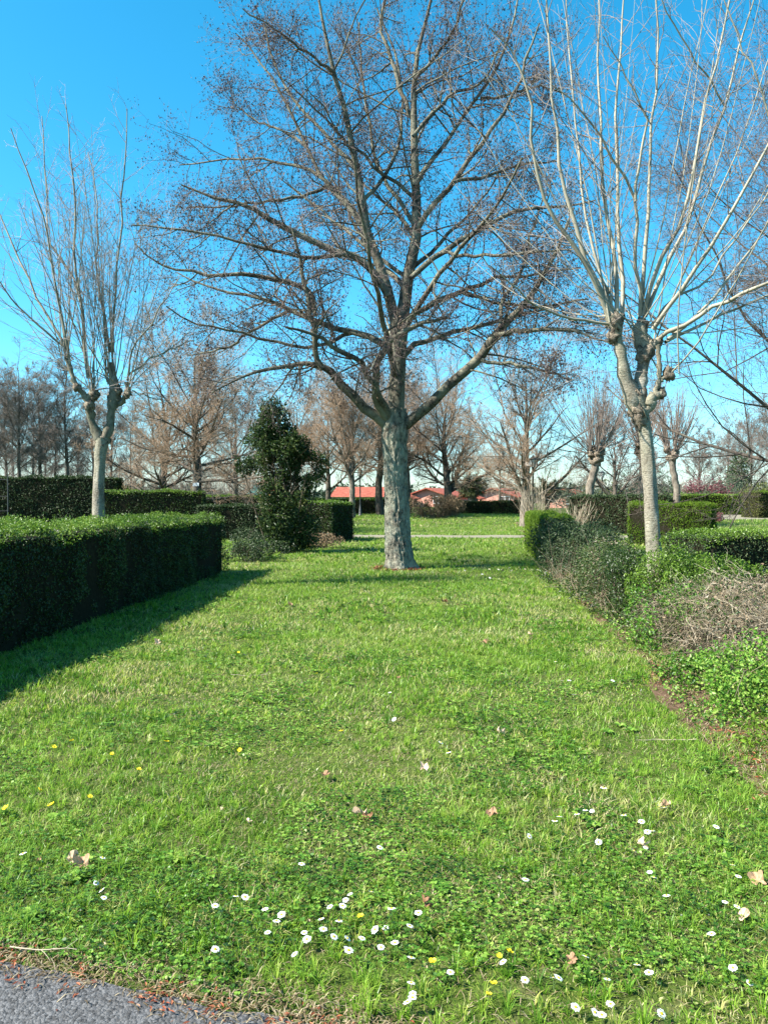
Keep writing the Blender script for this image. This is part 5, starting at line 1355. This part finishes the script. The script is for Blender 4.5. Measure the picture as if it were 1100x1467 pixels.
ORD = ['first', 'second', 'third', 'fourth', 'fifth', 'sixth', 'seventh', 'eighth', 'ninth', 'tenth', 'eleventh', 'twelfth', 'thirteenth', 'fourteenth', 'fifteenth', 'sixteenth', 'seventeenth', 'eighteenth', 'nineteenth', 'twentieth'] + ['twenty-' + k for k in ('first', 'second', 'third', 'fourth', 'fifth', 'sixth', 'seventh', 'eighth', 'ninth')] + ['thirtieth'] + ['thirty-' + k for k in ('first', 'second', 'third', 'fourth', 'fifth', 'sixth', 'seventh', 'eighth', 'ninth')]
def ordinal_labels(objs):
    by = {}
    for o in objs: by.setdefault(o['label'], []).append(o)
    for lab, os_ in by.items():
        if len(os_) < 2: continue
        os_.sort(key=lambda o: o.location.x / o.location.y)
        for k, o in enumerate(os_): o['label'] = lab + ', ' + ORD[k] + ' from the left'
ordinal_labels([o for o in C.objects if o.name.startswith('weed_rosette')])
# ------------------------------------------------------------------ daisies and yellow flowers
def flower_parts(kind, seed):
    r = RS(seed)
    pa, ce_, sa = Acc(), Acc(), Acc()
    h = .052
    if kind == 'daisy':
        n = 17; R0, R1, w_ = .003, .0125, .0021
    else:
        n = 5; R0, R1, w_ = .001, .0115, .0062
    for j in range(n):
        az = j * 2 * math.pi / n + r.normal(0, .05); u = np.array([math.cos(az), math.sin(az), 0]); s = np.array([-u[1], u[0], 0]); L = R1 * r.uniform(.88, 1.08)
        z0, z1_, z2 = h, h + .0018, h + (.0008 if kind == 'daisy' else .005)
        v = [u * R0 - s * w_ * .5 + [0, 0, z0], u * R0 + s * w_ * .5 + [0, 0, z0], u * L * .7 + s * w_ + [0, 0, z1_], u * L * .7 - s * w_ + [0, 0, z1_], u * L + s * w_ * .5 + [0, 0, z2], u * L - s * w_ * .5 + [0, 0, z2]]
        pa.add(v, q=[[0, 1, 2, 3], [3, 2, 4, 5]], tint=r.uniform(0, 1))
    P = np.array([[0, 0, h - .001], [0, 0, h + .001], [0, 0, h + .003], [0, 0, h + .0042]]); tubes(ce_, P, np.array([.003, .0042, .0034, .0006]), 8)
    tubes(sa, np.array([[.006, .002, -.01], [.003, 0, .02], [0, 0, h]]), np.array([.0011, .0010, .0009]), 5)
    mats = ('petal', 'yolk', 'stalk') if kind == 'daisy' else ('yellow', 'yolk', 'stalk')
    return [(nm, ac.mesh(nm, M[m], (0, 0, 0), nm != 'petals')) for nm, ac, m in (('petals', pa, mats[0]), ('centre', ce_, mats[1]), ('stem', sa, mats[2]))]
dm = [flower_parts('daisy', k) for k in range(2)]; ym = flower_parts('butter', 5)
daisies = [(33, 1223), (137, 1232), (153, 1271), (140, 1284), (130, 1258), (305, 1297), (333, 1290), (344, 1285), (382, 1305), (384, 1335), (392, 1327), (302, 1360), (428, 1241), (443, 1341), (461, 1336), (463, 1318), (478, 1295), (483, 1328), (469, 1340), (507, 1277), (527, 1281), (513, 1343), (543, 1355), (494, 1367), (538, 1217),
 (552, 1322), (580, 1331), (553, 1328), (568, 1355), (584, 1380), (601, 1309), (644, 1395), (733, 1377), (751, 1189), (797, 1179), (804, 1173), (841, 1162), (853, 1157), (898, 1169), (922, 1177), (931, 1192), (938, 1190), (901, 1218), (936, 1246), (937, 1258), (963, 1292), (935, 1156), (1024, 1183), (1059, 1257), (1053, 1245), (1041, 1292), (1054, 1299), (1028, 1342), (835, 1376), (792, 1402), (872, 1403), (917, 1389), (937, 1397), (819, 1440), (842, 1440), (877, 1433), (867, 1458), (1071, 1400), (1061, 1389), (940, 1440),
 (624, 1062), (570, 1026), (822, 998), (815, 978), (806, 974), (716, 966), (788, 945), (797, 950), (865, 1135), (648, 1080), (560, 990), (875, 975)]
rr_ = RS(77)
daisies += [(int(rr_.normal(470, 60)), int(rr_.normal(1330, 22))) for _ in range(8)] + [(int(rr_.uniform(560, 1085)), int(rr_.uniform(1395, 1455))) for _ in range(6)] + [(int(rr_.uniform(740, 1080)), int(rr_.uniform(1145, 1290))) for _ in range(5)]
row = [(655, 815), (662, 817), (678, 814), (690, 820), (700, 816), (712, 815), (720, 817), (731, 814), (735, 817), (742, 814), (750, 816), (763, 818), (772, 816), (700, 826), (716, 828), (784, 819)]
yellows = [(700, 1433), (716, 1367), (720, 1365), (624, 1384), (708, 1415), (15, 1154), (41, 1130), (80, 1150), (122, 1133), (71, 1066), (101, 1066), (159, 1079), (346, 1072), (192, 1101), (490, 1047), (521, 1313), (455, 963), (340, 932), (234, 1067)]
def place_flower(parts, px_, py_, kind, label, group, s=1.0):
    r = RS(int(px_ * 7 + py_))
    zc = .052 * s
    D = (EYE - zc - .01) * F / (py_ - HOR); x = (px_ - 550) / F * D
    root = thing(kind, label, 'flower', (x, D, float(gz(x, D))), group)
    s *= r.uniform(.95, 1.3)
    root.scale = (s, s, s * r.uniform(.8, 1.1)); root.location.z -= abs(r.normal(0, .003)); root.rotation_euler = (r.normal(.22, .22), r.normal(-.12, .22), r.uniform(0, 6))
    for nm, me in parts:
        o = bpy.data.objects.new(nm, me); C.objects.link(o); o.parent = root
def dzone(px_, py_):
    side = 'left' if px_ < 250 else ('right' if px_ > 700 else 'middle')
    return side
for (p, q) in daisies:
    if q > 1370: lab = 'white daisy in the nearest row at the bottom of the photo'
    elif q > 1315: lab = 'white daisy in the dense foreground cluster' if p < 700 else 'white daisy in the near right grass'
    elif q > 1210: lab = {'left': 'white daisy at the left of the foreground', 'middle': 'white daisy just above the dense cluster', 'right': 'white daisy in the right foreground'}[dzone(p, q)]
    elif q > 1140: lab = 'white daisy in the loose band on the right'
    else: lab = 'tiny lone white daisy farther up the lawn'
    place_flower(dm[(p + q) % 2], p, q, 'daisy', lab, 'daisies in the lawn', 1.0 if q > 1140 else 1.15)
for (p, q) in row: place_flower(dm[p % 2], p, q, 'daisy', 'far tiny daisy in the row beside the big tree foot', 'daisies beside the big tree', 1.7)
for (p, q) in yellows:
    lab = 'yellow buttercup near the asphalt edge' if q > 1300 else ('yellow buttercup at the left side of the near lawn' if p < 250 else 'small yellow buttercup in mid lawn')
    place_flower(ym, p, q, 'buttercup', lab, 'yellow flowers in the lawn', 1.0 if q > 1200 else 1.2)

ordinal_labels([o for o in C.objects if o.name.startswith(('daisy', 'buttercup')) and o.parent is None])
# ------------------------------------------------------------------ fallen leaves
def leaf_mesh(seed):
    r = RS(seed); n = 22; a = Acc()
    ang = np.arange(n) / n * 2 * np.pi
    lobes = .62 + .30 * np.abs(np.cos(2.5 * ang)) ** 1.5 + r.normal(0, .05, n)
    rings = [np.zeros((1, 3))]
    rr = [0, .35, .7, 1.0]
    V = [[0, 0, .0]]
    for q in rr[1:]:
        for k in range(n):
            rad = q * lobes[k] * .042; x, y = math.cos(ang[k]) * rad, math.sin(ang[k]) * rad
            z = .014 * math.sin(3 * ang[k] + seed) * q ** 2 + .026 * q ** 2 * (1 if math.cos(ang[k] + seed) > 0 else .2) + r.normal(0, .0015)
            V.append([x, y, z])
    t = [[0, 1 + k, 1 + (k + 1) % n] for k in range(n)]; q_ = []
    for j in range(2):
        for k in range(n): q_.append([1 + j * n + k, 1 + (j + 1) * n + k, 1 + (j + 1) * n + (k + 1) % n, 1 + j * n + (k + 1) % n])
    a.add(V, q=q_, t=t, tint=r.uniform(0, 1))
    tubes(a, np.array([[-.02, 0, .002], [-.045, .004, .006], [-.065, .0, .004]]), np.array([.0012, .001, .0008]), 4, .3)
    return a.mesh('fallen_leaf', M['fallen'], (0, 0, 0), False)
lm = [leaf_mesh(k) for k in range(5)]
big = [(518, 1178, 1.05, 'large pale pinkish dead leaf lying in the middle of the near lawn'), (526, 1184, .8, 'smaller dead leaf touching the large pale one in mid lawn'), (705, 1180, .85, 'curled brown dead leaf right of the large pale leaf'), (922, 1224, .9, 'long tan dead leaf in the right foreground'), (115, 1254, 1.0, 'pinkish dead leaf in the left foreground'), (100, 1246, .8, 'dark brown dead leaf beside the pinkish one on the left'), (637, 865, 1.6, 'orange-brown dead leaf on the lawn in front of the big tree'), (697, 927, 1.3, 'pale dead leaf in mid lawn toward the right border'), (718, 1060, .9, 'pale crumpled dead leaf right of mid lawn'), (955, 1167, .8, 'tan dead leaf on the right among daisies'), (762, 915, 1.0, 'reddish dead leaf near the right border'), (940, 962, 1.2, 'tan dead leaf on the bare soil of the right border'), (465, 1120, .8, 'brown dead leaf left of mid lawn'), (608, 1110, .8, 'dark crumpled dead leaf in mid lawn'), (1090, 1278, .9, 'brown dead leaf at the right edge of the foreground'), (1068, 1332, .7, 'upright brown dead leaf at the right edge nearer the camera'), (611, 1314, .7, 'small red-brown dead leaf beside a daisy in the foreground'), (820, 1396, .6, 'small brown dead leaf in the near right foreground'), (225, 925, 1.0, 'brown dead leaf in the grass near the shadow of the left hedge'), (415, 870, 1.2, 'small tan dead leaf between the left hedge and the big tree')]
for k, (p, q, s, lab) in enumerate(big):
    g3 = G(p, q); r = RS(k)
    o = bpy.data.objects.new('fallen_leaf', lm[k % 5]); C.objects.link(o)
    o.location = g3 + [0, 0, .035]; o.scale = (s, s * (.6 if 'long' in lab else .9), s); o.rotation_euler = (r.normal(0.25, .2), r.normal(0, .3), r.uniform(0, 6))
    tag(o, lab, 'dead leaf', 'fallen leaves on the lawn')
rng = RS(950)
scraps = []
n = 0
while n < 40:
    D = rng.uniform(2.5, 15); x = rng.uniform(-.5, .5) * D
    if not allowed(np.array([x]), np.array([D]))[0]: continue
    g3 = (x, D, float(gz(x, D)) + .022)
    o = bpy.data.objects.new('fallen_leaf', lm[n % 5]); C.objects.link(o)
    s = rng.uniform(.2, .5); o.location = g3; o.scale = (s, s * rng.uniform(.4, 1), s); o.rotation_euler = (rng.normal(0, .4), rng.normal(0, .4), rng.uniform(0, 6))
    tag(o, 'brown leaf scrap in the ' + ('near' if D < 5 else ('middle' if D < 9 else 'far')) + ' lawn grass', 'dead leaf', 'scraps of dead leaf in the grass'); scraps.append(o)
    n += 1
ordinal_labels(scraps)
# fallen twigs
for k, (p, q, L, az, lab) in enumerate([(10, 1375, .25, -.4, 'pale thin twig on the asphalt edge at lower left'), (330, 972, .35, .1, 'grey fallen twig on the left half of the lawn'), (1000, 1070, .4, 2.9, 'pale twig lying by the right border')]):
    g3 = G(p, q) + [0, 0, .03]
    a = Acc(); d = np.array([math.cos(az), math.sin(az), 0]); r = RS(k)
    P, R = grow(r, g3[None], d[None], np.array([L]), np.array([.003]), 8, 0, .08, .4); P[:, :, 2] = np.clip(P[:, :, 2], g3[2] - .01, g3[2] + .02)
    tubes(a, P, R, 5, .8); P2, R2 = spawn(r, P, R, 3, .3, (25, 50), (.2, .4), .7, 4, 0, .1, rmin=.0015); P2[:, :, 2] = np.clip(P2[:, :, 2], g3[2] - .01, g3[2] + .03); tubes(a, P2, R2, 4, .8)
    root = thing('twig', lab, 'twig', g3); a.build('stem', M['deadtwig'], root)
print('polys', sum(len(o.data.polygons) for o in C.objects if o.type == 'MESH'))
